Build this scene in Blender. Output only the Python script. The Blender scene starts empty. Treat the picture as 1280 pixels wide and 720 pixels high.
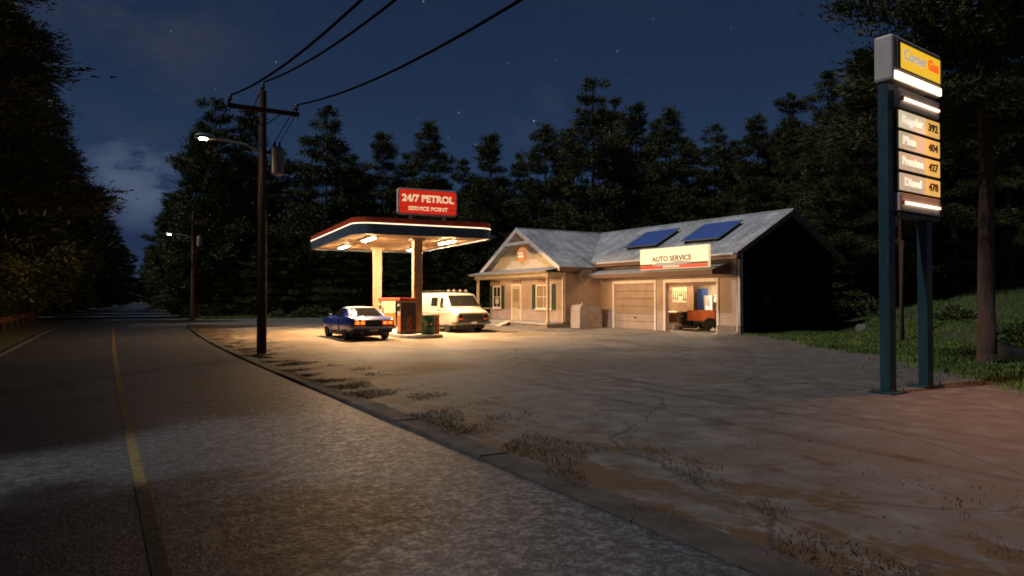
import bpy, bmesh, math, random
import numpy as np
from mathutils import Vector, Matrix

R = math.radians
sc = bpy.context.scene
col = sc.collection
random.seed(7)

# ------------------------------------------------------------------ camera frame (used to place the far trees at their distances)
TH = R(31.3)
ST, CT = math.sin(TH), math.cos(TH)
F = 857.0
EYE = 1.7
HOR = 373.0

def at(px, z):
    """ground point seen in column px of the photograph at depth z"""
    xr = (px - 640) / F * z
    return xr * CT + z * ST, -xr * ST + z * CT

def height_at(py, z):
    return EYE + (HOR - py) / F * z

# ------------------------------------------------------------------ mesh builder
OFF = {}

def root_of(o):
    while o.parent:
        o = o.parent
    return o

class MB:
    def __init__(s):
        s.v = []
        s.f = []
    def add(s, vs, fs):
        b = len(s.v)
        s.v += [tuple(v) for v in vs]
        s.f += [tuple(i + b for i in f) for f in fs]
        return s
    def box(s, x0, x1, y0, y1, z0, z1):
        vs = [(x0, y0, z0), (x1, y0, z0), (x1, y1, z0), (x0, y1, z0), (x0, y0, z1), (x1, y0, z1), (x1, y1, z1), (x0, y1, z1)]
        return s.add(vs, [(0, 3, 2, 1), (4, 5, 6, 7), (0, 1, 5, 4), (1, 2, 6, 5), (2, 3, 7, 6), (3, 0, 4, 7)])
    def quad(s, a, b, c, d):
        return s.add([a, b, c, d], [(0, 1, 2, 3)])
    def slab(s, pts, thick):
        """closed slab: planar polygon pts (3D, ccw seen from outside) pushed back along its normal"""
        n = (Vector(pts[1]) - Vector(pts[0])).cross(Vector(pts[2]) - Vector(pts[0])).normalized()
        k = len(pts)
        lo = [Vector(p) - n * thick for p in pts]
        fs = [tuple(range(k)), tuple(reversed(range(k, 2 * k)))]
        for i in range(k):
            j = (i + 1) % k
            fs.append((j, i, k + i, k + j))
        return s.add([tuple(p) for p in pts] + [tuple(p) for p in lo], fs)
    def prism(s, poly, z0, z1):
        """vertical prism from ccw 2D outline"""
        return s.slab([(x, y, z1) for x, y in poly], z1 - z0)
    def tube(s, pts, r, n=8, caps=True):
        pts = [Vector(p) for p in pts]
        rs = r if isinstance(r, (list, tuple)) else [r] * len(pts)
        vs, fs = [], []
        for i, p in enumerate(pts):
            t = (pts[min(i + 1, len(pts) - 1)] - pts[max(i - 1, 0)]).normalized()
            u = t.cross(Vector((0, 0, 1)))
            if u.length < 1e-3:
                u = Vector((1, 0, 0))
            u.normalize()
            w = u.cross(t)
            for k in range(n):
                a = 2 * math.pi * k / n
                vs.append(p + (u * math.cos(a) + w * math.sin(a)) * rs[i])
        for i in range(len(pts) - 1):
            for k in range(n):
                k2 = (k + 1) % n
                fs.append((i * n + k, (i + 1) * n + k, (i + 1) * n + k2, i * n + k2))
        if caps:
            fs.append(tuple(range(n)))
            fs.append(tuple(reversed(range((len(pts) - 1) * n, len(pts) * n))))
        return s.add([tuple(v) for v in vs], fs)
    def lathe(s, prof, n=24, c=(0, 0, 0), axis='z'):
        vs, fs = [], []
        for r, h in prof:
            for k in range(n):
                a = 2 * math.pi * k / n
                p = (r * math.cos(a), r * math.sin(a), h)
                if axis == 'x':
                    p = (p[2], p[0], p[1])
                elif axis == 'y':
                    p = (p[1], p[2], p[0])
                vs.append((p[0] + c[0], p[1] + c[1], p[2] + c[2]))
        m = len(prof)
        for i in range(m - 1):
            for k in range(n):
                k2 = (k + 1) % n
                fs.append((i * n + k, i * n + k2, (i + 1) * n + k2, (i + 1) * n + k))
        fs.append(tuple(reversed(range(n))))
        fs.append(tuple(range((m - 1) * n, m * n)))
        return s.add(vs, fs)
    def loft(s, rings, closed=True):
        n = len(rings[0])
        vs = [p for r in rings for p in r]
        fs = []
        for i in range(len(rings) - 1):
            for k in range(n if closed else n - 1):
                k2 = (k + 1) % n
                fs.append((i * n + k, i * n + k2, (i + 1) * n + k2, (i + 1) * n + k))
        fs.append(tuple(reversed(range(n))))
        fs.append(tuple(range((len(rings) - 1) * n, len(rings) * n)))
        return s.add(vs, fs)
    def build(s, name, mat, parent=None, bevel=0, smooth=False, fix=True, seg=2):
        me = bpy.data.meshes.new(name)
        vs = s.v
        if parent is not None:
            o = OFF.get(root_of(parent))
            if o:
                vs = [(x - o[0], y - o[1], z - o[2]) for x, y, z in vs]
        me.from_pydata(vs, [], s.f)
        if fix:
            bm = bmesh.new()
            bm.from_mesh(me)
            bmesh.ops.recalc_face_normals(bm, faces=bm.faces)
            bm.to_mesh(me)
            bm.free()
        me.update()
        if smooth:
            me.polygons.foreach_set('use_smooth', [True] * len(me.polygons))
            me.set_sharp_from_angle(angle=R(smooth if smooth is not True else 38))
        if mat:
            me.materials.append(mat)
        ob = bpy.data.objects.new(name, me)
        col.objects.link(ob)
        if parent is not None:
            ob.parent = parent
        if bevel:
            md = ob.modifiers.new('edge', 'BEVEL')
            md.width = bevel
            md.segments = seg
            md.limit_method = 'ANGLE'
            md.angle_limit = R(40)
        return ob

def mesh_np(name, V, Q, mat, parent=None, smooth=False):
    """quads from numpy arrays"""
    me = bpy.data.meshes.new(name)
    nv, nf = len(V), len(Q)
    k = Q.shape[1]
    me.vertices.add(nv)
    me.vertices.foreach_set('co', np.ascontiguousarray(V, dtype=np.float32).ravel())
    me.loops.add(nf * k)
    me.loops.foreach_set('vertex_index', np.ascontiguousarray(Q, dtype=np.int32).ravel())
    me.polygons.add(nf)
    me.polygons.foreach_set('loop_start', np.arange(0, nf * k, k, dtype=np.int32))
    me.polygons.foreach_set('loop_total', np.full(nf, k, dtype=np.int32))
    me.update(calc_edges=True)
    me.validate()
    if smooth:
        me.polygons.foreach_set('use_smooth', [True] * len(me.polygons))
    if mat:
        me.materials.append(mat)
    ob = bpy.data.objects.new(name, me)
    col.objects.link(ob)
    if parent is not None:
        ob.parent = parent
    return ob

def tag(o, label=None, cat=None, group=None, kind=None):
    if label: o['label'] = label
    if cat: o['category'] = cat
    if group: o['group'] = group
    if kind: o['kind'] = kind
    return o

def thing(name, loc, label, cat, rz=0.0, group=None, world=False):
    o = bpy.data.objects.new(name, None)
    o.empty_display_size = 0.2
    col.objects.link(o)
    o.location = loc
    o.rotation_euler = (0, 0, rz)
    if world:
        OFF[o] = loc
    return tag(o, label, cat, group)

def copy_tree(o, parent=None):
    c = o.copy()
    col.objects.link(c)
    if parent is not None:
        c.parent = parent
    for ch in list(o.children):
        copy_tree(ch, c)
    return c

def text(name, s, mat, parent, loc, rot, size, width=None, fat=0.0, depth=0.006, part_label=None, shear=0):
    cu = bpy.data.curves.new(name, 'FONT')
    cu.body = s
    cu.size = size
    cu.align_x = 'CENTER'
    cu.align_y = 'CENTER'
    cu.extrude = depth
    cu.offset = fat
    cu.shear = shear
    cu.resolution_u = 3
    tmp = bpy.data.objects.new(name + '_tmp', cu)
    col.objects.link(tmp)
    bpy.context.view_layer.update()
    dg = bpy.context.evaluated_depsgraph_get()
    me = bpy.data.meshes.new_from_object(tmp.evaluated_get(dg))
    bpy.data.objects.remove(tmp)
    me.name = name
    xs = [v.co.x for v in me.vertices]
    sx = 1.0
    if width and xs:
        sx = width / (max(xs) - min(xs))
    M4 = Matrix.LocRotScale(Vector(loc), rot, Vector((sx, 1, 1)))
    o = OFF.get(root_of(parent))
    if o:
        M4 = Matrix.Translation(Vector((-o[0], -o[1], -o[2]))) @ M4
    me.transform(M4)
    me.materials.clear()
    me.materials.append(mat)
    ob = bpy.data.objects.new(name, me)
    col.objects.link(ob)
    ob.parent = parent
    return ob

def carve(ob, cutter_mb):
    """cut wheel arches out of a body mesh and bake the result"""
    c = cutter_mb.build('cutter', None)
    c.matrix_world = ob.matrix_world
    md = ob.modifiers.new('cut', 'BOOLEAN')
    md.operation = 'DIFFERENCE'
    md.object = c
    md.solver = 'EXACT'
    bpy.context.view_layer.update()
    dg = bpy.context.evaluated_depsgraph_get()
    me = bpy.data.meshes.new_from_object(ob.evaluated_get(dg))
    ob.modifiers.remove(md)
    mats = [m for m in ob.data.materials]
    ob.data = me
    me.materials.clear()
    for m in mats:
        me.materials.append(m)
    bpy.data.objects.remove(c)

# ------------------------------------------------------------------ materials
def nodes(name):
    m = bpy.data.materials.new(name)
    m.use_nodes = True
    nt = m.node_tree
    return m, nt, nt.nodes['Principled BSDF']

def N(nt, kind, **kw):
    n = nt.nodes.new(kind)
    for k, v in kw.items():
        if k in n.inputs:
            n.inputs[k].default_value = v
        else:
            setattr(n, k, v)
    return n

def L(nt, a, b):
    nt.links.new(a, b)

def ramp(nt, src, stops, interp='LINEAR'):
    r = nt.nodes.new('ShaderNodeValToRGB')
    r.color_ramp.interpolation = interp
    el = r.color_ramp.elements
    while len(el) < len(stops):
        el.new(0.5)
    for e, (p, c) in zip(el, stops):
        e.position = p
        e.color = (c, c, c, 1) if isinstance(c, (int, float)) else (c[0], c[1], c[2], 1)
    L(nt, src, r.inputs[0])
    return r.outputs[0]

def mixc(nt, fac, a, b, blend='MIX'):
    n = nt.nodes.new('ShaderNodeMix')
    n.data_type = 'RGBA'
    n.blend_type = blend
    for idx, v in ((6, a), (7, b)):
        if hasattr(v, 'links') or hasattr(v, 'is_linked'):
            L(nt, v, n.inputs[idx])
        else:
            n.inputs[idx].default_value = (v[0], v[1], v[2], 1)
    if isinstance(fac, (int, float)):
        n.inputs[0].default_value = fac
    else:
        L(nt, fac, n.inputs[0])
    return n.outputs[2]

def math_(nt, op, a, b=None, clamp=False):
    n = nt.nodes.new('ShaderNodeMath')
    n.operation = op
    n.use_clamp = clamp
    for i, v in enumerate((a, b)):
        if v is None: continue
        if isinstance(v, (int, float)):
            n.inputs[i].default_value = v
        else:
            L(nt, v, n.inputs[i])
    return n.outputs[0]

def coords(nt, kind='Object', scale=(1, 1, 1), rot=(0, 0, 0)):
    tc = nt.nodes.new('ShaderNodeTexCoord')
    mp = nt.nodes.new('ShaderNodeMapping')
    mp.inputs['Scale'].default_value = scale
    mp.inputs['Rotation'].default_value = rot
    L(nt, tc.outputs[kind], mp.inputs[0])
    return mp.outputs[0]

def noise(nt, vec, scale, detail=4, rough=0.55):
    n = N(nt, 'ShaderNodeTexNoise', Scale=scale, Detail=detail, Roughness=rough)
    L(nt, vec, n.inputs['Vector'])
    return n.outputs[0]

def bump(nt, bsdf, h, strength=0.3, dist=0.02):
    b = N(nt, 'ShaderNodeBump', Strength=strength, Distance=dist)
    L(nt, h, b.inputs['Height'])
    L(nt, b.outputs[0], bsdf.inputs['Normal'])

def mat(name, c, rough=0.55, metal=0.0, var=0.2, scale=5.0, coat=0.0, bmp=0.0, bscale=40.0, c2=None, stretch=(1, 1, 1), spec=None):
    m, nt, b = nodes(name)
    v = coords(nt, 'Object', stretch)
    n1 = noise(nt, v, scale, 5, 0.6)
    lo = [x * (1 - var) for x in c]
    hi = c2 if c2 else [min(1, x * (1 + var)) for x in c]
    L(nt, ramp(nt, n1, [(0.3, lo), (0.7, hi)]), b.inputs['Base Color'])
    n2 = noise(nt, v, scale * 3, 3)
    L(nt, ramp(nt, n2, [(0.3, max(0.03, rough - 0.1)), (0.7, min(1, rough + 0.1))]), b.inputs['Roughness'])
    b.inputs['Metallic'].default_value = metal
    b.inputs['Coat Weight'].default_value = coat
    b.inputs['Coat Roughness'].default_value = 0.06
    if spec is not None:
        b.inputs['Specular IOR Level'].default_value = spec
    if bmp:
        bump(nt, b, noise(nt, v, bscale, 4), bmp, 0.02)
    return m

def glow(name, c, strength, base=(0.8, 0.8, 0.8)):
    m, nt, b = nodes(name)
    b.inputs['Base Color'].default_value = (*base, 1)
    b.inputs['Emission Color'].default_value = (*c, 1)
    b.inputs['Emission Strength'].default_value = strength
    b.inputs['Roughness'].default_value = 0.4
    return m

def glass(name, c=(0.02, 0.025, 0.03), rough=0.06, emit=None, es=0.0):
    m, nt, b = nodes(name)
    b.inputs['Base Color'].default_value = (*c, 1)
    b.inputs['Roughness'].default_value = rough
    b.inputs['Specular IOR Level'].default_value = 0.12
    if emit:
        b.inputs['Emission Color'].default_value = (*emit, 1)
        b.inputs['Emission Strength'].default_value = es
    return m

def siding(name, c, pitch=0.18, axis='Z', rough=0.6):
    """clapboard: a saw-tooth height along Z, with weathering"""
    m, nt, b = nodes(name)
    v = coords(nt, 'Object')
    sep = nt.nodes.new('ShaderNodeSeparateXYZ')
    L(nt, v, sep.inputs[0])
    t = math_(nt, 'FRACT', math_(nt, 'DIVIDE', sep.outputs[axis], pitch))
    h = math_(nt, 'SUBTRACT', 1.0, t)
    n1 = noise(nt, v, 1.3, 6, 0.65)
    base = ramp(nt, n1, [(0.3, [x * 0.72 for x in c]), (0.65, c)])
    n3 = noise(nt, coords(nt, 'Object', (6, 6, 0.6)), 1.5, 4)
    base = mixc(nt, ramp(nt, n3, [(0.45, 0.0), (0.75, 0.45)]), base, [x * 0.6 for x in c])
    gap = ramp(nt, t, [(0.0, 0.35), (0.09, 1.0)])
    L(nt, mixc(nt, 1.0, base, gap, 'MULTIPLY'), b.inputs['Base Color'])
    b.inputs['Roughness'].default_value = rough
    bump(nt, b, h, 0.8, 0.03)
    return m

def shingle(name, c):
    m, nt, b = nodes(name)
    v = coords(nt, 'UV')
    br = N(nt, 'ShaderNodeTexBrick', Scale=1.0)
    br.inputs['Color1'].default_value = (*c, 1)
    br.inputs['Color2'].default_value = (*[x * 0.7 for x in c], 1)
    br.inputs['Mortar'].default_value = (*[x * 0.35 for x in c], 1)
    br.inputs['Mortar Size'].default_value = 0.012
    br.inputs['Brick Width'].default_value = 0.34
    br.inputs['Row Height'].default_value = 0.16
    br.inputs['Bias'].default_value = 0.1
    L(nt, v, br.inputs['Vector'])
    n1 = noise(nt, v, 0.5, 6, 0.65)
    st = ramp(nt, n1, [(0.35, 0.62), (0.65, 1.15)])
    n2 = noise(nt, coords(nt, 'UV', (1.6, 0.35, 1)), 1.2, 5)
    st2 = ramp(nt, n2, [(0.4, 0.85), (0.62, 1.18)])
    cc = mixc(nt, 1.0, mixc(nt, 1.0, br.outputs['Color'], st, 'MULTIPLY'), st2, 'MULTIPLY')
    L(nt, cc, b.inputs['Base Color'])
    b.inputs['Roughness'].default_value = 0.8
    bump(nt, b, math_(nt, 'SUBTRACT', noise(nt, v, 30, 3), br.outputs['Fac']), 0.6, 0.015)
    return m

def needles(name, c, c2):
    m, nt, b = nodes(name)
    g = nt.nodes.new('ShaderNodeNewGeometry')
    v = coords(nt, 'Object')
    n1 = noise(nt, v, 0.7, 3)
    oi = nt.nodes.new('ShaderNodeObjectInfo')
    f = math_(nt, 'ADD', math_(nt, 'MULTIPLY', g.outputs['Random Per Island'], 0.55), math_(nt, 'MULTIPLY', n1, 0.45))
    cc = mixc(nt, ramp(nt, f, [(0.25, 0.0), (0.75, 1.0)]), c, c2)
    cc = mixc(nt, math_(nt, 'MULTIPLY', oi.outputs['Random'], 0.35), cc, (0.05, 0.05, 0.02))
    L(nt, cc, b.inputs['Base Color'])
    b.inputs['Roughness'].default_value = 0.6
    b.inputs['Specular IOR Level'].default_value = 0.25
    return m

def bark(name, c):
    m, nt, b = nodes(name)
    v = coords(nt, 'Object', (9, 9, 1.6))
    n1 = noise(nt, v, 1.6, 6, 0.7)
    L(nt, ramp(nt, n1, [(0.3, [x * 0.45 for x in c]), (0.7, c)]), b.inputs['Base Color'])
    b.inputs['Roughness'].default_value = 0.9
    bump(nt, b, n1, 0.9, 0.06)
    return m

def seg_mask(nt, v, a, b_, width, wob=0.25):
    """thin irregular line from a to b in the ground plane (a seam or crack)"""
    ax, ay = a; bx, by = b_
    ln = math.hypot(bx - ax, by - ay)
    ux, uy = (bx - ax) / ln, (by - ay) / ln
    sep = nt.nodes.new('ShaderNodeSeparateXYZ'); L(nt, v, sep.inputs[0])
    wv = math_(nt, 'MULTIPLY', math_(nt, 'SUBTRACT', noise(nt, v, 1.7, 5, 0.6), 0.5), wob)
    px = math_(nt, 'SUBTRACT', sep.outputs[0], ax); py = math_(nt, 'SUBTRACT', sep.outputs[1], ay)
    dn = math_(nt, 'ADD', math_(nt, 'ADD', math_(nt, 'MULTIPLY', px, -uy), math_(nt, 'MULTIPLY', py, ux)), wv)
    al = math_(nt, 'ADD', math_(nt, 'MULTIPLY', px, ux), math_(nt, 'MULTIPLY', py, uy))
    m1 = math_(nt, 'LESS_THAN', math_(nt, 'ABSOLUTE', dn), width)
    m2 = math_(nt, 'MULTIPLY', math_(nt, 'GREATER_THAN', al, 0), math_(nt, 'LESS_THAN', al, ln))
    return math_(nt, 'MULTIPLY', m1, m2)

def asphalt():
    m, nt, b = nodes('asphalt')
    v = coords(nt, 'Object')
    n_f = noise(nt, v, 55, 3, 0.7)
    n_m = noise(nt, v, 6.5, 6, 0.75)
    n_l = noise(nt, v, 0.35, 4, 0.5)
    n_s = noise(nt, v, 19, 4, 0.75)
    n_k = math_(nt, 'ADD', math_(nt, 'MULTIPLY', n_m, 0.5), math_(nt, 'MULTIPLY', n_s, 0.5))
    base = ramp(nt, n_k, [(0.42, (0.008, 0.009, 0.010)), (0.5, (0.032, 0.036, 0.041)), (0.58, (0.145, 0.16, 0.18))])
    base = mixc(nt, ramp(nt, n_f, [(0.35, 0.0), (0.7, 0.5)]), base, (0.075, 0.08, 0.088))
    base = mixc(nt, ramp(nt, n_l, [(0.42, 0.0), (0.58, 0.5)]), base, (0.036, 0.039, 0.043))
    vo = N(nt, 'ShaderNodeTexVoronoi', Scale=0.38, feature='DISTANCE_TO_EDGE')
    wv = nt.nodes.new('ShaderNodeVectorMath'); wv.operation = 'ADD'
    nn = N(nt, 'ShaderNodeTexNoise', Scale=1.8, Detail=5); L(nt, v, nn.inputs[0])
    ws = nt.nodes.new('ShaderNodeVectorMath'); ws.operation = 'SCALE'; ws.inputs['Scale'].default_value = 0.9
    L(nt, nn.outputs['Color'], ws.inputs[0]); L(nt, v, wv.inputs[0]); L(nt, ws.outputs[0], wv.inputs[1])
    L(nt, wv.outputs[0], vo.inputs['Vector'])
    cr = math_(nt, 'MULTIPLY', math_(nt, 'LESS_THAN', vo.outputs['Distance'], 0.006), math_(nt, 'GREATER_THAN', noise(nt, v, 0.45, 2), 0.55))
    for a, c, w in (((-2.9, 14.5), (4.2, 21.0), 0.05), ((0.3, 7.7), (3.6, 9.9), 0.016), ((-2.9, 9.8), (1.2, 10.4), 0.02), ((-2.9, 6.0), (1.2, 6.3), 0.02), ((2.2, 8.0), (3.0, 9.3), 0.012)):
        cr = math_(nt, 'MAXIMUM', cr, seg_mask(nt, v, a, c, w))
    base = mixc(nt, math_(nt, 'MULTIPLY', cr, 0.85), base, (0.012, 0.011, 0.011))
    L(nt, base, b.inputs['Base Color'])
    L(nt, ramp(nt, n_k, [(0.42, 0.62), (0.6, 0.42)]), b.inputs['Roughness'])
    hh = math_(nt, 'ADD', math_(nt, 'MULTIPLY', n_f, 0.6), math_(nt, 'MULTIPLY', n_m, 0.8))
    hh = math_(nt, 'SUBTRACT', hh, math_(nt, 'MULTIPLY', cr, 0.8))
    bump(nt, b, math_(nt, 'ADD', hh, n_s), 0.9, 0.02)
    return m

def lot():
    """old concrete and packed dirt of the forecourt; the slab round the pumps is cleaner"""
    m, nt, b = nodes('forecourt_concrete')
    v = coords(nt, 'Object')
    n_f = noise(nt, v, 40, 4, 0.7)
    n_m = noise(nt, v, 2.2, 7, 0.68)
    n_l = noise(nt, v, 0.16, 5, 0.6)
    base = ramp(nt, n_m, [(0.3, (0.046, 0.041, 0.037)), (0.5, (0.09, 0.081, 0.072)), (0.70, (0.16, 0.145, 0.13))])
    # paler ellipse painted in for the canopy's pool of light
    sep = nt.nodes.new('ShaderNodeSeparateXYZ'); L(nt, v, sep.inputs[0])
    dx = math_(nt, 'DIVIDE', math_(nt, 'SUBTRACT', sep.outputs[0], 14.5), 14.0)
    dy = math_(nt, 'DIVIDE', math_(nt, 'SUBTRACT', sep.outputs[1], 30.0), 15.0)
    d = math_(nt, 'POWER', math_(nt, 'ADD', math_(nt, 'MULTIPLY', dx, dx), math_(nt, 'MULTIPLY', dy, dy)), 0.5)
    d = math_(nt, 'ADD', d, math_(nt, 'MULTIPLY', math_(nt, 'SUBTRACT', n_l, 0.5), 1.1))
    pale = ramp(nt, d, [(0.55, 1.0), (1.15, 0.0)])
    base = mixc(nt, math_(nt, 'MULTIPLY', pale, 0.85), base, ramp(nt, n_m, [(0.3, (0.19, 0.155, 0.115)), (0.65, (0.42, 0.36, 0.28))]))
    # an ochre tinted patch round the pumps
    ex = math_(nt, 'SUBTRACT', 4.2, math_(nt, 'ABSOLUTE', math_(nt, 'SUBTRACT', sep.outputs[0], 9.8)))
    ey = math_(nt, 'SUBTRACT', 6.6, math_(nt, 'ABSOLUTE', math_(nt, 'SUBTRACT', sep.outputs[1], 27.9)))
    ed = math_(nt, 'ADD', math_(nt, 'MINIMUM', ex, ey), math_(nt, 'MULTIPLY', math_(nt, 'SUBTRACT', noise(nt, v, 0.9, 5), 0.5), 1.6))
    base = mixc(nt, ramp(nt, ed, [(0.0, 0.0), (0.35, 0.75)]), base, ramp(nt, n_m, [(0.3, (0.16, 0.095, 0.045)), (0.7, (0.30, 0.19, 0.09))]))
    # big brown stains
    st = ramp(nt, noise(nt, v, 0.32, 6, 0.7), [(0.5, 0.0), (0.62, 0.75)])
    base = mixc(nt, st, base, (0.09, 0.066, 0.046))
    pt = ramp(nt, noise(nt, v, 0.55, 7, 0.66), [(0.54, 0.0), (0.66, 0.45)])
    base = mixc(nt, math_(nt, 'MULTIPLY', pt, math_(nt, 'ADD', 0.35, pale)), base, (0.24, 0.21, 0.17))
    base = mixc(nt, ramp(nt, n_f, [(0.35, 0.0), (0.7, 0.4)]), base, (0.12, 0.1, 0.085))
    vo = N(nt, 'ShaderNodeTexVoronoi', Scale=0.2, feature='DISTANCE_TO_EDGE')
    nn = N(nt, 'ShaderNodeTexNoise', Scale=1.2, Detail=5); L(nt, v, nn.inputs[0])
    ws = nt.nodes.new('ShaderNodeVectorMath'); ws.operation = 'SCALE'; ws.inputs['Scale'].default_value = 1.0
    wv = nt.nodes.new('ShaderNodeVectorMath'); wv.operation = 'ADD'
    L(nt, nn.outputs['Color'], ws.inputs[0]); L(nt, v, wv.inputs[0]); L(nt, ws.outputs[0], wv.inputs[1])
    L(nt, wv.outputs[0], vo.inputs['Vector'])
    # brown humus band along the kerb
    kx = math_(nt, 'SUBTRACT', sep.outputs[0], math_(nt, 'ADD', 4.0, math_(nt, 'MULTIPLY', math_(nt, 'MULTIPLY', sep.outputs[1], sep.outputs[1]), 0.0007)))
    hum = math_(nt, 'SUBTRACT', noise(nt, coords(nt, 'Object', (1.5, .8, 1), (0, 0, .15)), 1.3, 9, 0.74), math_(nt, 'MULTIPLY', kx, 0.06))
    base = mixc(nt, ramp(nt, hum, [(0.445, 0.0), (0.50, 0.9)]), base, (0.066, 0.036, 0.013))
    oil = ramp(nt, noise(nt, v, 1.6, 4, 0.5), [(0.63, 0.0), (0.72, 0.65)])
    base = mixc(nt, oil, base, (0.035, 0.029, 0.024))
    jx = math_(nt, 'ABSOLUTE', math_(nt, 'SUBTRACT', math_(nt, 'FRACT', math_(nt, 'DIVIDE', math_(nt, 'ADD', sep.outputs[0], math_(nt, 'MULTIPLY', noise(nt, v, 3, 3), 0.05)), 4.6)), 0.5))
    jy = math_(nt, 'ABSOLUTE', math_(nt, 'SUBTRACT', math_(nt, 'FRACT', math_(nt, 'DIVIDE', sep.outputs[1], 5.2)), 0.5))
    jn = math_(nt, 'GREATER_THAN', math_(nt, 'MAXIMUM', jx, jy), 0.4965)
    cr = math_(nt, 'LESS_THAN', vo.outputs['Distance'], 0.005)
    cr = math_(nt, 'MAXIMUM', cr, math_(nt, 'MULTIPLY', jn, ramp(nt, noise(nt, v, 0.5, 3), [(0.45, 0.0), (0.65, 0.4)])))
    for a, c in (((7, 2), (15, 16)),):
        cr = math_(nt, 'MAXIMUM', cr, seg_mask(nt, v, a, c, 0.014, 0.1))
    base = mixc(nt, math_(nt, 'MULTIPLY', cr, 0.7), base, (0.03, 0.025, 0.02))
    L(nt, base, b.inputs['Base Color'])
    L(nt, ramp(nt, n_m, [(0.3, 0.62), (0.7, 0.85)]), b.inputs['Roughness'])
    hh = math_(nt, 'ADD', math_(nt, 'MULTIPLY', n_f, 0.35), n_m)
    hh = math_(nt, 'SUBTRACT', hh, math_(nt, 'MULTIPLY', cr, 0.4))
    bump(nt, b, hh, 0.55, 0.025)
    return m

MT = {}
MT['asphalt'] = asphalt()
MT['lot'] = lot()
MT['line'] = mat('worn_yellow_paint', (0.13, 0.095, 0.03), 0.75, var=0.6, scale=11, c2=(0.22, 0.165, 0.05), bmp=0.4)
MT['white_line'] = mat('worn_white_paint', (0.2, 0.19, 0.19), 0.7, var=0.45, scale=6, bmp=0.3)
MT['kerb'] = mat('old_kerb_concrete', (0.036, 0.031, 0.028), 0.85, var=0.5, scale=2.5, c2=(0.07, 0.056, 0.047), bmp=0.8, bscale=25)
MT['soil'] = mat('forest_floor', (0.045, 0.045, 0.018), 0.95, var=0.5, scale=0.8, c2=(0.06, 0.075, 0.022), bmp=0.8, bscale=6)
MT['grass'] = mat('grass_blades', (0.05, 0.10, 0.012), 0.7, var=0.4, scale=0.6, c2=(0.12, 0.19, 0.026))
MT['litter'] = mat('dead_leaves', (0.07, 0.034, 0.011), 0.9, var=0.6, scale=20, c2=(0.15, 0.075, 0.024))
MT['weeds'] = mat('dry_weeds', (0.075, 0.04, 0.012), 0.85, var=0.5, scale=14, c2=(0.14, 0.085, 0.026))
MT['needles'] = needles('pine_needles', (0.014, 0.021, 0.006), (0.085, 0.096, 0.020))
MT['bush'] = needles('bush_leaves', (0.03, 0.05, 0.014), (0.08, 0.11, 0.03))
MT['bark'] = bark('pine_bark', (0.13, 0.072, 0.048))
MT['polewood'] = bark('creosoted_wood', (0.11, 0.055, 0.035))
MT['darkmetal'] = mat('dark_metal', (0.04, 0.042, 0.045), 0.5, 0.6)
MT['greymetal'] = mat('galvanised_metal', (0.35, 0.34, 0.33), 0.45, 0.7, scale=8)
MT['transformer'] = mat('transformer_paint', (0.26, 0.2, 0.15), 0.5, 0.1, scale=6)
MT['wire'] = mat('cable_rubber', (0.012, 0.007, 0.005), 0.95, spec=0.0)
MT['rust'] = mat('rusty_steel', (0.14, 0.05, 0.03), 0.8, 0.3, var=0.5, scale=4, bmp=0.3)
MT['wall'] = siding('beige_clapboard', (0.46, 0.34, 0.26), 0.15)
MT['gable'] = mat('cream_boards', (0.78, 0.66, 0.46), 0.65, scale=2, var=0.15)
MT['trim'] = mat('pale_trim', (0.78, 0.70, 0.62), 0.55, scale=3, var=0.12)
MT['brownwood'] = mat('brown_fascia', (0.24, 0.14, 0.09), 0.6, scale=2, stretch=(1, 0.2, 1))
MT['porchwood'] = mat('porch_beam_paint', (0.52, 0.42, 0.28), 0.55, scale=3)
MT['shingle'] = shingle('grey_shingles', (0.56, 0.56, 0.56))
MT['tinroof'] = mat('pale_sheet_roof', (0.44, 0.45, 0.46), 0.5, 0.2, scale=2, stretch=(1, 4, 1))
MT['stone'] = mat('plinth_concrete', (0.22, 0.18, 0.15), 0.85, scale=4, bmp=0.4)
MT['porchfloor'] = mat('porch_boards', (0.4, 0.36, 0.31), 0.7, scale=2, stretch=(0.3, 6, 1))
MT['shutter'] = mat('green_shutter', (0.03, 0.065, 0.05), 0.5)
MT['rollup'] = siding('roll_up_door', (0.43, 0.33, 0.26), 0.42, rough=0.5)
MT['darkwin'] = glass('dark_window', (0.03, 0.03, 0.03), 0.08)
MT['litwin'] = glass('warm_window', (0.2, 0.14, 0.08), 0.1, (1.0, 0.55, 0.2), 0.16)
MT['door'] = mat('cream_door', (0.5, 0.4, 0.26), 0.5, scale=3)
MT['solar'] = None
MT['inwall'] = mat('workshop_plaster', (0.6, 0.5, 0.36), 0.8, scale=2, bmp=0.2)
MT['inwood'] = mat('workshop_boards', (0.26, 0.15, 0.09), 0.8, scale=2, var=0.4)
MT['infloor'] = mat('oily_floor', (0.2, 0.16, 0.12), 0.5, scale=2, var=0.5)
MT['bluecab'] = mat('blue_steel', (0.05, 0.09, 0.3), 0.4, scale=3)
MT['whitepaint'] = mat('white_enamel', (0.75, 0.74, 0.7), 0.35, scale=3, var=0.06)
MT['orange'] = mat('orange_steel', (0.5, 0.11, 0.02), 0.4, scale=3, var=0.2)
MT['red'] = mat('red_paint', (0.58, 0.075, 0.03), 0.4, scale=3, var=0.15)
MT['blue'] = mat('canopy_blue', (0.055, 0.095, 0.15), 0.4, scale=2, var=0.15)
MT['canopyceil'] = mat('canopy_ceiling', (0.26, 0.165, 0.085), 0.6, scale=1.2, var=0.2)
MT['canopytop'] = mat('canopy_top', (0.2, 0.17, 0.15), 0.8)
MT['polepaint'] = mat('cream_column', (0.31, 0.24, 0.155), 0.5, scale=3, var=0.12)
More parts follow.
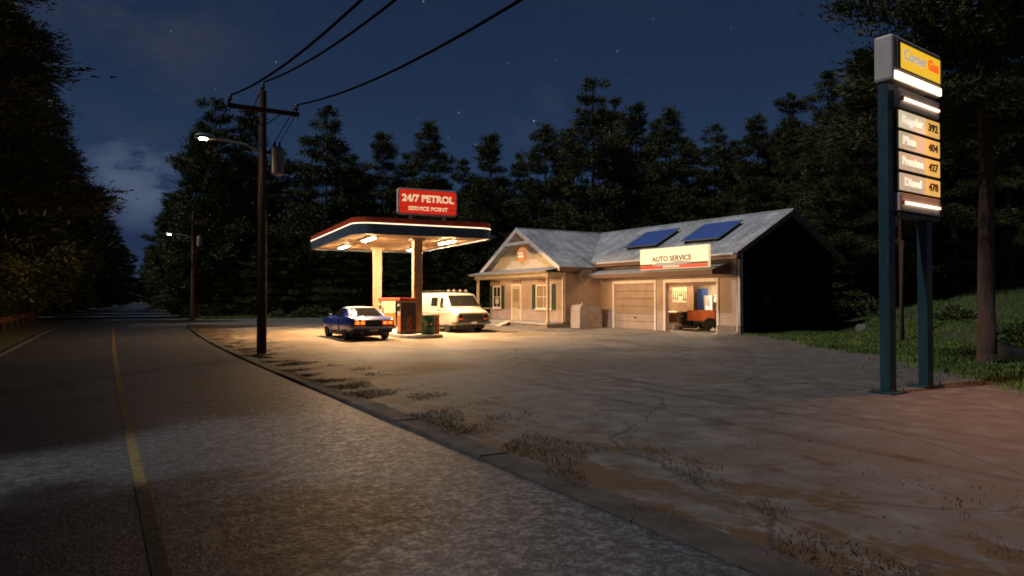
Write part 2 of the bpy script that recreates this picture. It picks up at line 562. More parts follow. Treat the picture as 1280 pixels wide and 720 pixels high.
MT['island'] = mat('island_concrete', (0.42, 0.37, 0.29), 0.8, scale=4, var=0.25, bmp=0.3)
MT['pumpwhite'] = mat('pump_cream', (0.6, 0.5, 0.38), 0.4, scale=4, var=0.2)
MT['pumporange'] = mat('pump_orange', (0.62, 0.16, 0.035), 0.4, scale=4, var=0.2)
MT['pumpdark'] = mat('pump_brown', (0.09, 0.06, 0.035), 0.45, scale=4)
MT['rubber'] = mat('black_rubber', (0.014, 0.014, 0.014), 0.75, spec=0.25)
MT['greendrum'] = mat('green_drum', (0.02, 0.085, 0.03), 0.42, scale=4, var=0.35)
MT['orangedrum'] = mat('orange_drum', (0.42, 0.11, 0.025), 0.45, scale=4, var=0.35)
MT['carblue'] = mat('blue_car_paint', (0.022, 0.06, 0.30), 0.35, 0.1, scale=3, var=0.1, coat=1.0)
MT['roofskin'] = mat('pale_roof_skin', (0.42, 0.42, 0.42), 0.45, scale=6, var=0.1, coat=0.3)
MT['carblack'] = mat('black_trim', (0.02, 0.022, 0.02), 0.45)
MT['chrome'] = mat('chrome', (0.55, 0.53, 0.5), 0.18, 1.0, var=0.08)
MT['carglass'] = glass('car_glass', (0.012, 0.012, 0.012), 0.05)
MT['carglass'].node_tree.nodes['Principled BSDF'].inputs['Specular IOR Level'].default_value = 0.02
MT['vanwhite'] = mat('van_cream', (0.47, 0.45, 0.41), 0.35, scale=2, var=0.1, coat=0.5)
MT['rim'] = mat('wheel_rim', (0.22, 0.2, 0.18), 0.4, 0.7)
MT['binmetal'] = mat('grey_bin_metal', (0.4, 0.35, 0.33), 0.55, 0.2, scale=3, var=0.2)
MT['teal'] = mat('teal_post_paint', (0.014, 0.048, 0.062), 0.45, scale=2, var=0.25, stretch=(2, 2, 0.4))
MT['signshell'] = mat('pale_sign_shell', (0.5, 0.45, 0.43), 0.5, scale=2, var=0.15)
MT['panelgrey'] = glow('price_panel_face', (1.0, 0.74, 0.46), 0.46, (0.4, 0.36, 0.3))
MT['panelpale'] = glow('pale_panel_face', (1.0, 0.78, 0.5), 0.62, (0.4, 0.36, 0.3))
MT['pricegold'] = glow('price_gold', (1.0, 0.54, 0.13), 0.74, (0.5, 0.33, 0.1))
MT['paneldark'] = mat('dark_panel_frame', (0.06, 0.042, 0.03), 0.5)
MT['pricetext'] = mat('price_digits', (0.10, 0.06, 0.015), 0.6)
MT['lightletter'] = glow('lit_letters', (1.0, 0.9, 0.7), 0.75)
MT['yellowface'] = glow('yellow_sign_face', (1.0, 0.58, 0.03), 0.85, (0.6, 0.4, 0.03))
MT['greyletter'] = glow('grey_letters', (0.75, 0.6, 0.5), 0.6, (0.4, 0.4, 0.45))
MT['redletter'] = glow('red_letters', (1.0, 0.16, 0.01), 0.9, (0.6, 0.1, 0.02))
MT['tube'] = glow('lamp_tube', (1.0, 0.74, 0.5), 4.0)
MT['whiteband'] = glow('white_light_band', (1.0, 0.74, 0.48), 3.2)
MT['redface'] = glow('red_sign_face', (1.0, 0.035, 0.012), 0.52, (0.5, 0.03, 0.02))
MT['creamletter'] = glow('cream_letters', (1.0, 0.72, 0.4), 0.85, (0.7, 0.6, 0.45))
MT['canopylamp'] = glow('canopy_lamp_lens', (1.0, 0.61, 0.30), 1200.0)
MT['strip'] = glow('canopy_light_strip', (1.0, 0.70, 0.44), 2.4)
MT['streetlens'] = glow('street_lamp_lens', (1.0, 0.74, 0.46), 240.0)
MT['shoplamp'] = glow('shop_lamp', (1.0, 0.74, 0.46), 480.0)
MT['awningfill'] = glow('awning_fill_light', (1.0, 0.6, 0.3), 26.0)
MT['porchfill'] = glow('porch_fill_light', (1.0, 0.6, 0.3), 14.0)
MT['shadeboards'] = siding('shade_painted_boards', (0.010, 0.008, 0.007), 0.18, rough=1.0)  # shade of the unlit garage end, put into the board colour
MT['shadeboards'].node_tree.nodes['Principled BSDF'].inputs['Specular IOR Level'].default_value = 0.05
MT['shopsign'] = glow('shop_sign_face', (1.0, 0.80, 0.45), 0.8, (0.7, 0.62, 0.45))
MT['signtext'] = mat('brown_letters', (0.16, 0.1, 0.05), 0.6)
MT['signred'] = glow('shop_sign_red', (1.0, 0.06, 0.03), 0.35, (0.5, 0.05, 0.03))
MT['silver'] = mat('silver_decal', (0.6, 0.58, 0.55), 0.4)
MT['logoorange'] = glow('orange_logo', (1.0, 0.36, 0.12), 0.4, (0.7, 0.25, 0.06))
MT['taillamp'] = glow('tail_lamp', (1.0, 0.14, 0.015), 1.1, (0.5, 0.05, 0.02))
MT['tailhot'] = glow('tail_lamp_bulb', (1.0, 0.33, 0.06), 1.6, (0.5, 0.1, 0.02))
MT['plate'] = mat('plate', (0.5, 0.48, 0.42), 0.5)
MT['rock'] = mat('boulder_stone', (0.13, 0.11, 0.09), 0.9, scale=3, bmp=0.6, bscale=8)

def solar_mat():
    m, nt, b = nodes('solar_cells')
    v = coords(nt, 'UV')
    br = N(nt, 'ShaderNodeTexBrick', Scale=1.0)
    br.offset = 0.0
    br.inputs['Color1'].default_value = (0.055, 0.12, 0.42, 1)
    br.inputs['Color2'].default_value = (0.045, 0.10, 0.36, 1)
    br.inputs['Mortar'].default_value = (0.12, 0.16, 0.4, 1)
    br.inputs['Mortar Size'].default_value = 0.008
    br.inputs['Brick Width'].default_value = 0.16
    br.inputs['Row Height'].default_value = 0.16
    L(nt, v, br.inputs['Vector'])
    L(nt, br.outputs['Color'], b.inputs['Base Color'])
    b.inputs['Roughness'].default_value = 0.3
    return m
MT['solar'] = solar_mat()

def uv_axes(ob, u, v):
    me = ob.data
    lay = me.uv_layers.new(name='UVMap')
    u = Vector(u).normalized(); v = Vector(v).normalized()
    for lp in me.loops:
        c = me.vertices[lp.vertex_index].co
        lay.data[lp.index].uv = (c.dot(u), c.dot(v))

# ------------------------------------------------------------------ ground, road, forecourt
def sm(t):
    t = np.clip(t, 0, 1)
    return t * t * (3 - 2 * t)

def curve_x(Y):
    """the road bends gently to the right far away"""
    Y = np.asarray(Y, dtype=float)
    return np.where(Y < 80, 0.00028 * np.clip(Y, 0, 80) ** 2, 0.00028 * 6400 + 0.045 * (Y - 80))

def road_l(Y): return -2.75 + curve_x(Y)
def road_r(Y):
    Y = np.asarray(Y, dtype=float)
    near = 3.48 + 0.0013 * (np.clip(Y, 14, 60) - 14) ** 2
    far = curve_x(Y) + 4.0 + 1.23 * np.clip(1 - (Y - 60) / 60, 0, 1)
    return np.where(Y < 60, near, far)

def gz(X, Y):
    X = np.asarray(X, dtype=float); Y = np.asarray(Y, dtype=float)
    cx = curve_x(Y)
    h = 4.5 * sm((X - 31) / 22) * sm((40 - Y) / 18 + 1)
    h = h + 0.55 * sm((X - 26) / 5) * sm((21 - Y) / 4) * sm((X - 0.3 * Y - 22) / 4)
    h = h + 2.2 * sm((Y - 66) / 30) * sm((X - cx - 9) / 14)
    h = h + 1.8 * sm((-X + cx - 6) / 9)
    w = sm((np.abs(X - 11) - 15) / 5)
    h = h + w * 0.12 * (np.sin(X * 0.7 + 1.3 * np.sin(Y * 0.4)) + np.sin(Y * 0.9 + X * 0.23))
    return h - 0.03

def build_ground():
    xs = np.concatenate([np.arange(-400, -40, 30), np.arange(-40, 70, 1.0), np.arange(70, 430, 30)])
    ys = np.concatenate([np.arange(-120, -20, 20), np.arange(-20, 100, 1.0), np.arange(100, 620, 20)])
    X, Y = np.meshgrid(xs, ys)
    Z = gz(X, Y)
    V = np.stack([X.ravel(), Y.ravel(), Z.ravel()], 1)
    nx, ny = len(xs), len(ys)
    i = np.arange(ny - 1)[:, None] * nx + np.arange(nx - 1)[None, :]
    i = i.ravel()
    Q = np.stack([i, i + 1, i + nx + 1, i + nx], 1)
    o = mesh_np('ground', V, Q, MT['soil'], smooth=True)
    tag(o, kind='structure')
    o['label'] = 'dark mossy forest ground around the station'
build_ground()

def strip(name, fl, fr, z, m, y0, y1, step=1.0, kind='structure'):
    ys = np.arange(y0, y1 + 0.01, step)
    V = []
    for y in ys:
        V += [(float(fl(y)), y, z), (float(fr(y)), y, z)]
    n = len(ys)
    Q = [(2 * i, 2 * i + 1, 2 * i + 3, 2 * i + 2) for i in range(n - 1)]
    o = mesh_np(name, np.array(V), np.array(Q), m)
    if kind: tag(o, kind=kind)
    return o

road = strip('road', road_l, road_r, 0.0, MT['asphalt'], -30, 230, 2.0)
road['label'] = 'worn two lane asphalt road'
ln = strip('centre_line', lambda y: 0.305 + curve_x(y), lambda y: 0.405 + curve_x(y), 0.004, MT['line'], -30, 220, 1.0, None)
ln.parent = road; tag(ln, 'faded yellow centre line')
el = strip('edge_line', lambda y: road_l(y) + 0.12, lambda y: road_l(y) + 0.24, 0.004, MT['white_line'], -30, 200, 1.0, None)
el.parent = road; tag(el, 'faint white edge line')

# kerb: a low raised concrete band
def kerb():
    mb = MB()
    y = -20.0
    k = 0
    while y < 62:
        y2 = y + 2.4
        ys = np.linspace(y, y2 - 0.015, 4)
        rings = []
        for yy in ys:
            x = float(road_r(yy))
            d = 0.004 * ((k * 37) % 5 - 2)
            rings.append([(x, yy, -0.05), (x + 0.36, yy, -0.05), (x + 0.352, yy, 0.034 + d), (x + 0.03, yy, 0.038 + d), (x + 0.004, yy, 0.012)])
        mb.loft(rings)
        y = y2
        k += 1
    o = mb.build('kerb', MT['kerb'])
    tag(o, kind='structure')
    o['label'] = 'low concrete kerb between road and forecourt'
kerb()

APRON_R = [(3.9, -9.0), (8.0, -6.0), (11.2, -1.0), (13.3, 3.0), (15.2, 6.3), (17.2, 8.4), (19.6, 10.9), (22.2, 14.4), (24.2, 17.6), (25.75, 20.4), (26.3, 21.9)]
def forecourt():
    pts = [(float(road_r(y)) + 0.32, y) for y in np.arange(60, -9.1, -2.0)]
    rim = []
    rng = random.Random(3)
    for a, b in zip(APRON_R[:-1], APRON_R[1:]):
        for t in (0, .2, .4, .6, .8):
            rim.append((a[0] + (b[0] - a[0]) * t + rng.uniform(-.12, .12), a[1] + (b[1] - a[1]) * t + rng.uniform(-.12, .12)))
    pts += rim
    pts += [(26.4, 22.0), (32.0, 22.0), (32.0, 41.0), (27.5, 44.0), (24.5, 50.0), (21.0, 56.0), (16.0, 60.5), (11.0, 61.0)]
    mb = MB()
    n = len(pts)
    mb.v = [(x, y, 0.012) for x, y in pts]
    bm = bmesh.new()
    vs = [bm.verts.new(p) for p in mb.v]
    f = bm.faces.new(vs)
    bmesh.ops.triangulate(bm, faces=[f], ngon_method='EAR_CLIP')
    for f in bm.faces:
        if f.normal.z < 0: f.normal_flip()
    me = bpy.data.meshes.new('forecourt')
    bm.to_mesh(me); bm.free()
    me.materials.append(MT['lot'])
    o = bpy.data.objects.new('forecourt', me)
    col.objects.link(o)
    tag(o, kind='structure')
    o['label'] = 'stained concrete forecourt'
forecourt()

# ---- stuff on the ground
def blades(name, P, h, w, m, label, tilt=0.5, seed=1):
    rng = np.random.default_rng(seed)
    n = len(P)
    a = rng.uniform(0, 2 * np.pi, n)
    hh = h * rng.uniform(0.5, 1.3, n)
    d = np.stack([np.cos(a), np.sin(a), np.zeros(n)], 1) * (w * rng.uniform(.6, 1.4, n))[:, None]
    ln_ = rng.uniform(0, 2 * np.pi, n)
    up = np.stack([np.cos(ln_) * tilt * rng.random(n), np.sin(ln_) * tilt * rng.random(n), np.ones(n)], 1) * hh[:, None]
    V = np.stack([P - d, P + d, P + up + d * .25, P + up - d * .25], 1).reshape(-1, 3)
    Q = np.arange(n * 4).reshape(n, 4)
    o = mesh_np(name, V, Q, m)
    tag(o, label, kind='stuff')
    return o

def apron_right(Y):
    xs = [p[0] for p in APRON_R]; ys = [p[1] for p in APRON_R]
    return np.interp(Y, ys, xs)

def grass():
    rng = np.random.default_rng(5)
    Y = rng.uniform(-4, 21.5, 90000)
    X = apron_right(Y) + rng.uniform(0, 1, 90000) ** 1.6 * 24 - 0.1
    X += rng.normal(0, .12, len(X))
    P = np.stack([X, Y, gz(X, Y)], 1)
    # clumps reaching out over the concrete edge
    n = 5000
    cy = rng.uniform(-3, 21, 60); 
    k = rng.integers(0, 60, n)
    y2 = cy[k] + rng.normal(0, .35, n)
    x2 = apron_right(cy[k]) - np.abs(rng.normal(0, .35, n)) * rng.uniform(.2, 1.6, 60)[k]
    P2 = np.stack([x2, y2, np.full(n, .012)], 1)
    # far edge of the forecourt
    n = 16000
    y3 = rng.uniform(58.5, 66, n); x3 = rng.uniform(7.5, 24, n)
    keep = (y3 > 61.3) | (x3 > 17 + (60.5 - y3) * .9)
    P3 = np.stack([x3, y3, gz(x3, y3)], 1)[keep]
    blades('grass', np.concatenate([P, P2]), .1, .022, MT['grass'], 'rough mown grass beside the forecourt', .6)
    blades('grass', P3, .16, .04, MT['grass'], 'rough grass along the far edge of the forecourt', .6, 8)
grass()

def litter():
    rng = np.random.default_rng(11)
    pts = []
    # drifts along the kerb, breaking up outward
    n = 420000
    Y = rng.uniform(-3.5, 34, n)
    dk = rng.exponential(.75, n)
    X = road_r(Y) + 0.2 + dk
    f = np.zeros(n)
    for q in range(14):
        a = rng.uniform(0, np.pi); k_ = rng.uniform(1.2, 6.5)
        f += np.sin((np.cos(a) * X + np.sin(a) * Y) * k_ + rng.uniform(0, 6.3)) / 14 ** .5
    thr = -.35 + .55 * dk + .035 * np.clip(Y - 4, 0, 30) + .5 * (rng.random(n) - .5)
    keep = f > thr
    XYk = np.stack([X, Y], 1)[keep]
    pts.append(XYk[rng.random(len(XYk)) < .02])
    wp = XYk[rng.random(len(XYk)) < .14]
    blades('dry_weeds', np.column_stack([wp, np.full(len(wp), .012)]), .04, .0045, MT['weeds'], 'thin dry weeds and moss in the dirt beside the kerb', 1.6, 13)
    # loose mats
    for cx_, cy_, rx, ry, m in ((6.2, 3.5, .8, .35, 500), (6.6, 5.0, .7, .3, 350), (5.9, 6.4, .5, .3, 220), (7.0, 2.4, .8, .4, 420), 
                                (6.6, 9.0, .35, .15, 60), (7.4, 8.0, .2, .1, 40), (9.3, 8.5, .15, .1, 30), (8.2, 6.4, .18, .08, 40), (6.9, 7.0, .2, .1, 40), (5.5, 12.0, .6, .8, 260), (5.4, 10.2, .5, .7, 260)):
        pts.append(np.stack([rng.normal(cx_, rx, m), rng.normal(cy_, ry, m)], 1)[:m // 3])
    n = 2500
    pts.append(np.stack([rng.uniform(4.5, 22, n), rng.uniform(-3, 20, n)], 1)[:120])
    # left verge
    n = 6000
    Y = rng.uniform(4, 60, n)
    pts.append(np.stack([road_l(Y) - np.abs(rng.normal(0, .8, n)) + .12, Y], 1))
    XY = np.concatenate(pts)
    n = len(XY)
    ok = XY[:, 0] < np.where(XY[:, 0] > 8, apron_right(XY[:, 1]) + .5, 99)
    XY = XY[ok]; n = len(XY)
    z = np.where(XY[:, 0] < 0, gz(XY[:, 0], XY[:, 1]) + .03, 0.016) + rng.uniform(0, .012, n)
    a = rng.uniform(0, 2 * np.pi, n)
    s = rng.uniform(.003, .012, n) * rng.uniform(.6, 1.3, n)
    t1 = rng.normal(0, .35, n); t2 = rng.normal(0, .35, n)
    u = np.stack([np.cos(a), np.sin(a), t1], 1) * s[:, None] * 1.3
    v = np.stack([-np.sin(a), np.cos(a), t2], 1) * s[:, None] * .7
    P = np.stack([XY[:, 0], XY[:, 1], z], 1)
    V = np.stack([P - u, P - v, P + u, P + v], 1).reshape(-1, 3)
    o = mesh_np('leaf_litter', V, np.arange(n * 4).reshape(n, 4), MT['litter'])
    tag(o, 'brown dead leaves and needles drifted along the kerb', kind='stuff')
litter()

# ------------------------------------------------------------------ the shop: L of a porch wing and a garage
S = thing('service_shop', (25.6, 21.7, 0.0), 'low clapboard service shop with a porch gable and two garage bays', 'building', world=True)
GX0, GX1 = 25.6, 32.6          # garage front and back
GY0, GY1 = 21.7, 40.5
WX = 22.9                      # wing front wall
WY0, WY1 = 32.0, 40.5
RX, RY, RZ = 29.1, 36.25, 6.05  # ridges
SL = 0.55
def gzr(x): return RZ - SL * abs(x - RX)
def wzr(y): return RZ - SL * abs(y - RY)
T = 0.2
OP0, OP1 = 23.06, 26.59        # open bay
CL0, CL1 = 27.37, 30.74        # closed bay
DH = 2.62
def shop():
    w = MB()
    # garage front with the two bays
    zt = gzr(GX0) - 0.14
    w.box(GX0, GX0 + T, GY0, OP0, 0.42, zt)
    w.box(GX0, GX0 + T, OP1, CL0, 0.0, zt)
    w.box(GX0, GX0 + T, CL1, WY0, 0.0, zt)
    w.box(GX0, GX0 + T, OP0, OP1, DH, zt)
    w.box(GX0, GX0 + T, CL0, CL1, DH, zt)
    # right end wall with its gable
    e = 0.02
    w2 = MB()
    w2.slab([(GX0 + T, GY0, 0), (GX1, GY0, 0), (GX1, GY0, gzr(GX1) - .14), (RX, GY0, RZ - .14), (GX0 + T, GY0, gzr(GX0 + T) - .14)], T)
    o = w2.build('end_wall', MT['shadeboards'], S); tag(o, 'boarded end wall of the garage with its shade painted in')
    # left end wall, back wall
    w.slab([(GX1, GY1, 0), (26.0, GY1, 0), (26.0, GY1, gzr(26.0) - .14), (RX, GY1, RZ - .14), (GX1, GY1, gzr(GX1) - .14)], T)
    w.box(GX1 - T, GX1, GY0 + T, GY1 - T, 0, gzr(GX1) - .2)
    # wing side walls and front
    w.box(WX + T, GX0, WY0, WY0 + T, 0.35, wzr(WY0) - .14)
    w.box(WX + T, 26.0, WY1 - T, WY1, 0.35, wzr(WY1) - .14)
    w.box(WX, WX + T, WY0, WY1, 0.35, 3.5)
    w.build('wall', MT['wall'], S)
    g = MB()
    g.slab([(WX, WY1, 3.5), (WX, WY0, 3.5), (WX, RY, wzr(RY) - .12)], .15)
    g.build('gable_wall', MT['gable'], S)
    p = MB()
    p.box(GX0 - .06, GX0 + T, GY0 - .05, OP0 - .02, 0.0, 0.42)
    p.build('plinth', MT['stone'], S, bevel=.01)
    p = MB()
    p.box(WX - .03, WX + T, WY0 - .03, WY1 + .03, 0, .35)
    p.box(WX + T, GX0, WY0 - .03, WY0 + T, 0, .35)
    p.build('plinth', MT['stone'], S, bevel=.01)
    # corner boards and bay surrounds
    c = MB()
    c.box(GX0 - .03, GX0 + .12, GY0 - .035, GY0 - .005, .43, gzr(GX0) - .16)
    c.box(GX0 - .03, GX0 - .005, GY0 - .035, GY0 + .12, .43, gzr(GX0) - .16)
    c.build('corner_board', MT['trim'], S)
    c = MB()
    c.box(WX - .03, WX + .12, WY0 - .035, WY0 - .004, .36, 3.46)
    c.box(WX - .03, WX - .004, WY0 - .035, WY0 + .1, .36, 3.46)
    c.build('corner_board', MT['trim'], S)
    for a, b in ((OP0, OP1), (CL0, CL1)):
        f = MB()
        f.box(GX0 - .05, GX0 + T + .02, a - .1, a + .04, 0, DH - .1)
        f.box(GX0 - .05, GX0 + T + .02, b - .04, b + .12, 0, DH - .1)
        f.box(GX0 - .05, GX0 + T + .02, a - .1, b + .12, DH - .1, DH + .08)
        f.build('bay_frame', MT['trim'], S, bevel=.008)
    # closed roll-up door; rolled-up door in the open bay
    d = MB()
    nseg = 6
    for i in range(nseg):
        z0 = i * (DH - .1) / nseg
        d.box(GX0 + .07, GX0 + .12, CL0 + .04, CL1 - .04, z0 + .008, z0 + (DH - .1) / nseg - .008)
    d.box(GX0 + .10, GX0 + .13, CL0 + .04, CL1 - .04, 0, DH - .1)
    dd = d.build('garage_door', MT['rollup'], S, bevel=.012)
    tag(dd, 'closed sectional garage door')
    h = MB(); h.box(GX0 + .03, GX0 + .07, 28.9, 29.15, .62, .67); h.build('handle', MT['darkmetal'], dd)
    d = MB()
    d.box(GX0 + .07, GX0 + .12, OP0 + .04, OP1 - .04, 2.34, 2.5)
    d.box(GX0 + .25, GX0 + 2.6, OP0 + .06, OP1 - .06, 2.66, 2.71)
    dd = d.build('garage_door', MT['brownwood'], S)
    tag(dd, 'garage door rolled up out of the open bay')
    # roof: garage planes, wing planes
    r = MB()
    th = .12
    ex0, ex1 = 25.0, 33.2
    yr0, yr1 = 21.4, 40.8
    r.slab([(ex0, yr1, gzr(ex0)), (ex0, yr0, gzr(ex0)), (RX, yr0, RZ), (RX, yr1, RZ)], th)
    ro = r.build('roof', MT['shingle'], S)
    uv_axes(ro, (0, 1, 0), (1, 0, SL))
    r = MB()
    r.slab([(ex1, yr0, gzr(ex1)), (ex1, yr1, gzr(ex1)), (RX, yr1, RZ), (RX, yr0, RZ)], th)
    o = r.build('roof', MT['shingle'], S); uv_axes(o, (0, 1, 0), (1, 0, SL))
    wx0 = 22.35
    ey0, ey1 = 31.6, 40.9
    r = MB()
    r.slab([(wx0, ey0, wzr(ey0)), (24.9, ey0, wzr(ey0)), (24.9, 32.1, wzr(32.1)), (RX - .02, RY, RZ), (wx0, RY, RZ)], th)
    o = r.build('roof', MT['shingle'], S); uv_axes(o, (1, 0, 0), (0, 1, SL))
    r = MB()
    r.slab([(24.9, ey1, wzr(ey1)), (wx0, ey1, wzr(ey1)), (wx0, RY, RZ), (RX - .02, RY, RZ), (24.9, 40.4, wzr(40.4))], th)
    o = r.build('roof', MT['shingle'], S); uv_axes(o, (1, 0, 0), (0, 1, SL))
    # ridge caps
    k = MB()
    k.tube([(RX, yr0 - .01, RZ + .01), (RX, yr1, RZ + .01)], .05, 6)
    k.tube([(wx0 - .01, RY, RZ + .01), (RX, RY, RZ + .01)], .05, 6)
    k.build('ridge_cap', MT['tinroof'], S)
    # fascias under the eaves
    f = MB()
    f.box(ex0 - .03, ex0 + .0, yr0, 31.8, gzr(ex0) - .27, gzr(ex0) - .03)
    f.box(ex0 + .0, GX0, yr0, 31.9, gzr(ex0) - .27, gzr(ex0) - .24)
    f.box(wx0, 25.0, ey0 - .03, ey0, wzr(ey0) - .25, wzr(ey0) - .03)
    f.box(wx0, 25.0, ey0, WY0, wzr(ey0) - .25, wzr(ey0) - .22)
    f.build('fascia', MT['brownwood'], S)
    k = MB(); k.tube([(ex0 - .07, yr0 + .1, gzr(ex0) - .05), (ex0 - .07, 31.5, gzr(ex0) - .07)], .05, 8); gt = k.build('gutter', MT['trim'], S, smooth=True)
    k = MB(); k.tube([(ex0 - .05, yr0 + .25, gzr(ex0) - .1), (GX0 - .12, GY0 + .1, gzr(ex0) - .5), (GX0 - .1, GY0 + .1, .15), (GX0 - .25, GY0 + .1, .06)], .035, 8); k.build('downpipe', MT['trim'], gt, smooth=True)
    # barge boards of the wing gable with a small collar truss
    b = MB()
    for ya, s in ((ey0, 1), (ey1, -1)):
        y0_, z0_ = ya, wzr(ya) + .03
        b.slab([(wx0 - .03, y0_ if s > 0 else RY, z0_ if s > 0 else RZ + .03), (wx0 - .03, RY if s > 0 else y0_, RZ + .03 if s > 0 else z0_), (wx0 - .03, RY if s > 0 else y0_, RZ - .25 if s > 0 else z0_ - .28), (wx0 - .03, y0_ if s > 0 else RY, z0_ - .28 if s > 0 else RZ - .25)], .05)
    b.box(wx0 - .055, wx0 - .005, RY - 1.5, RY + 1.5, 5.02, 5.2)
    b.build('barge_board', MT['trim'], S)
    b = MB()
    for s in (-1, 1):
        pts = [(21.36 + 4 * 0 + ex, yr0 - .03, z) for ex, z in ()]
    b.slab([(ex0, yr0 - .03, gzr(ex0)), (RX, yr0 - .03, RZ), (RX, yr0 - .03, RZ - .25), (ex0, yr0 - .03, gzr(ex0) - .25)], -.03)
    b.slab([(RX, yr0 - .03, RZ), (ex1, yr0 - .03, gzr(ex1)), (ex1, yr0 - .03, gzr(ex1) - .25), (RX, yr0 - .03, RZ - .25)], -.03)
    b.build('barge_board', MT['brownwood'], S)
    # solar panels, two pairs on the garage slope
    nrm = Vector((-SL, 0, 1)).normalized()
    slope = Vector((1, 0, SL)).normalized()
    def onroof(t, y, lift): # t along slope from eave
        p = Vector((ex0, y, gzr(ex0))) + slope * t + nrm * lift
        return tuple(p)
    def panel(y0_, y1_, t0):
        for j in range(2):
            ta = t0 + j * 1.03
            q = MB()
            q.slab([onroof(ta, y1_, .20), onroof(ta, y0_, .20), onroof(ta + 1.0, y0_, .20), onroof(ta + 1.0, y1_, .20)], .04)
            o = q.build('solar_panel', MT['solar'], S)
            uv_axes(o, (0, 1, 0), (1, 0, SL))
            rim = MB()
            for (a1, b1, a2, b2) in ((ta, y0_ - .03, ta + 1.0, y0_), (ta, y1_, ta + 1.0, y1_ + .03), (ta - .03, y0_ - .03, ta, y1_ + .03)):
                rim.slab([onroof(a1, b2, .212), onroof(a1, b1, .212), onroof(a2, b1, .212), onroof(a2, b2, .212)], .06)
            rim.build('frame', MT['greymetal'], o)
        for yy in (y0_ + .2, y1_ - .2):
            rk = MB()
            rk.slab([onroof(t0, yy + .03, .155), onroof(t0, yy - .03, .155), onroof(t0 + 2.0, yy - .03, .155), onroof(t0 + 2.0, yy + .03, .155)], .15)
            rk.build('rack', MT['darkmetal'], S)
    panel(23.6, 26.1, 1.55)
    panel(27.9, 30.5, 1.45)
    # awning over the bays
    ax0 = 24.4
    ay0, ay1 = 22.3, 31.75
    a = MB()
    a.slab([(ax0 - .02, ay1, 3.08), (ax0 - .02, ay0, 3.08), (GX0 - .01, ay0, 3.42), (GX0 - .01, ay1, 3.42)], .04)
    aw = a.build('awning', MT['tinroof'], S)
    f = MB()
    f.box(ax0, ax0 + .05, ay0, ay1, 2.84, 3.045)
    f.slab([(ax0 + .05, ay0, 2.84), (GX0 - .01, ay0, 2.84), (GX0 - .01, ay0, 3.36), (ax0 + .05, ay0, 3.03)], .04)
    f.build('fascia', MT['brownwood'], aw)
    # shop sign on the awning's edge
    sx = 24.22
    sy0, sy1 = 22.35, 27.0
    s_ = MB(); s_.box(sx, sx + .15, sy0, sy1, 3.16, 4.22)
    so = s_.build('shop_sign', MT['shopsign'], S, bevel=.015)
    tag(so, 'cream shop signboard above the open garage bay')
    q = MB(); q.box(sx - .012, sx - .003, sy0 + .02, sy1 - .02, 3.18, 3.36); q.build('red_band', MT['signred'], so)
    q = MB(); q.box(sx - .010, sx - .002, sy0 + .02, sy1 - .02, 3.365, 3.44); q.build('dark_band', MT['pricetext'], so)
    rot = Matrix(((0, 0, -1), (-1, 0, 0), (0, 1, 0))).to_quaternion()
    text('lettering', 'AUTO SERVICE', MT['signtext'], so, (sx - .004, 24.75, 3.66), rot, .36, 2.7, .008)
    text('lettering', 'REPAIRS', MT['creamletter'], so, (sx - .016, 24.75, 3.27), rot, .13, 1.1, .004)
    q = MB()
    q.slab([(sx - .02, y, z) for y, z in ((26.15, 3.40), (25.6, 3.50), (24.9, 3.47), (24.2, 3.54), (23.5, 3.49), (23.35, 3.42), (24.0, 3.36), (24.8, 3.33), (25.8, 3.33))], .008)
    q.build('swoosh', MT['silver'], so)
    lamp = MB()
    lamp.box(sx - .42, sx - .32, sy0 + .1, sy1 - .1, 4.30, 4.37)
    for yy in (sy0 + .4, (sy0 + sy1) / 2, sy1 - .4):
        lamp.tube([(sx + .06, yy, 4.2), (sx - .05, yy, 4.42), (sx - .36, yy, 4.36)], .015, 6)
    lamp = MB(); lamp.box(24.50, 24.62, 22.8, 31.2, 2.955, 2.985)
    lo = lamp.build('awning_fill_light', MT['darkmetal'], aw)  # added fill light, out of sight behind the awning fascia
    q = MB(); q.box(24.51, 24.61, 22.85, 31.15, 2.94, 2.953); q.build('lens', MT['awningfill'], lo)
    # porch
    px0 = 21.9
    m = MB()
    m.slab([(21.45, 41.0, 3.28), (21.45, 31.75, 3.28), (WX, 31.75, 3.56), (WX, 41.0, 3.56)], .05)
    pr = m.build('porch_roof', MT['tinroof'], S)
    m = MB()
    m.box(21.55, 21.60, 31.8, 40.95, 3.17, 3.225)
    m.box(px0 - .08, px0 + .08, 32.0, 40.75, 2.94, 3.2)
    m.box(px0 + .08, WX - .005, 32.0, 32.14, 2.94, 3.2)
    m.box(px0 + .08, WX - .005, 40.6, 40.75, 2.94, 3.2)
    m.box(px0 + .08, WX - .005, 32.14, 40.6, 3.15, 3.19)
    m.build('porch_beam', MT['porchwood'], S)
    for yy in (32.12, 40.4):
        m = MB()
        m.box(px0 - .07, px0 + .07, yy - .07, yy + .07, .42, 2.86)
        m.box(px0 - .1, px0 + .1, yy - .1, yy + .1, .3, .42)
        m.box(px0 - .1, px0 + .1, yy - .1, yy + .1, 2.86, 2.94)
        m.build('porch_post', MT['porchwood'], S, bevel=.008)
    m = MB(); m.box(21.7, WX - .035, 31.95, 40.7, .2, .3)
    m.build('porch_floor', MT['porchfloor'], S, bevel=.01)
    m = MB(); m.box(21.76, WX - .04, 32.0, 40.65, 0, .2); m.build('porch_base', MT['stone'], S)
    m = MB()
    m.box(21.1, 21.4, 36.6, 38.4, 0, .1); m.box(21.4, 21.69, 36.6, 38.4, 0, .2)
    m.build('step', MT['porchfloor'], S, bevel=.01)
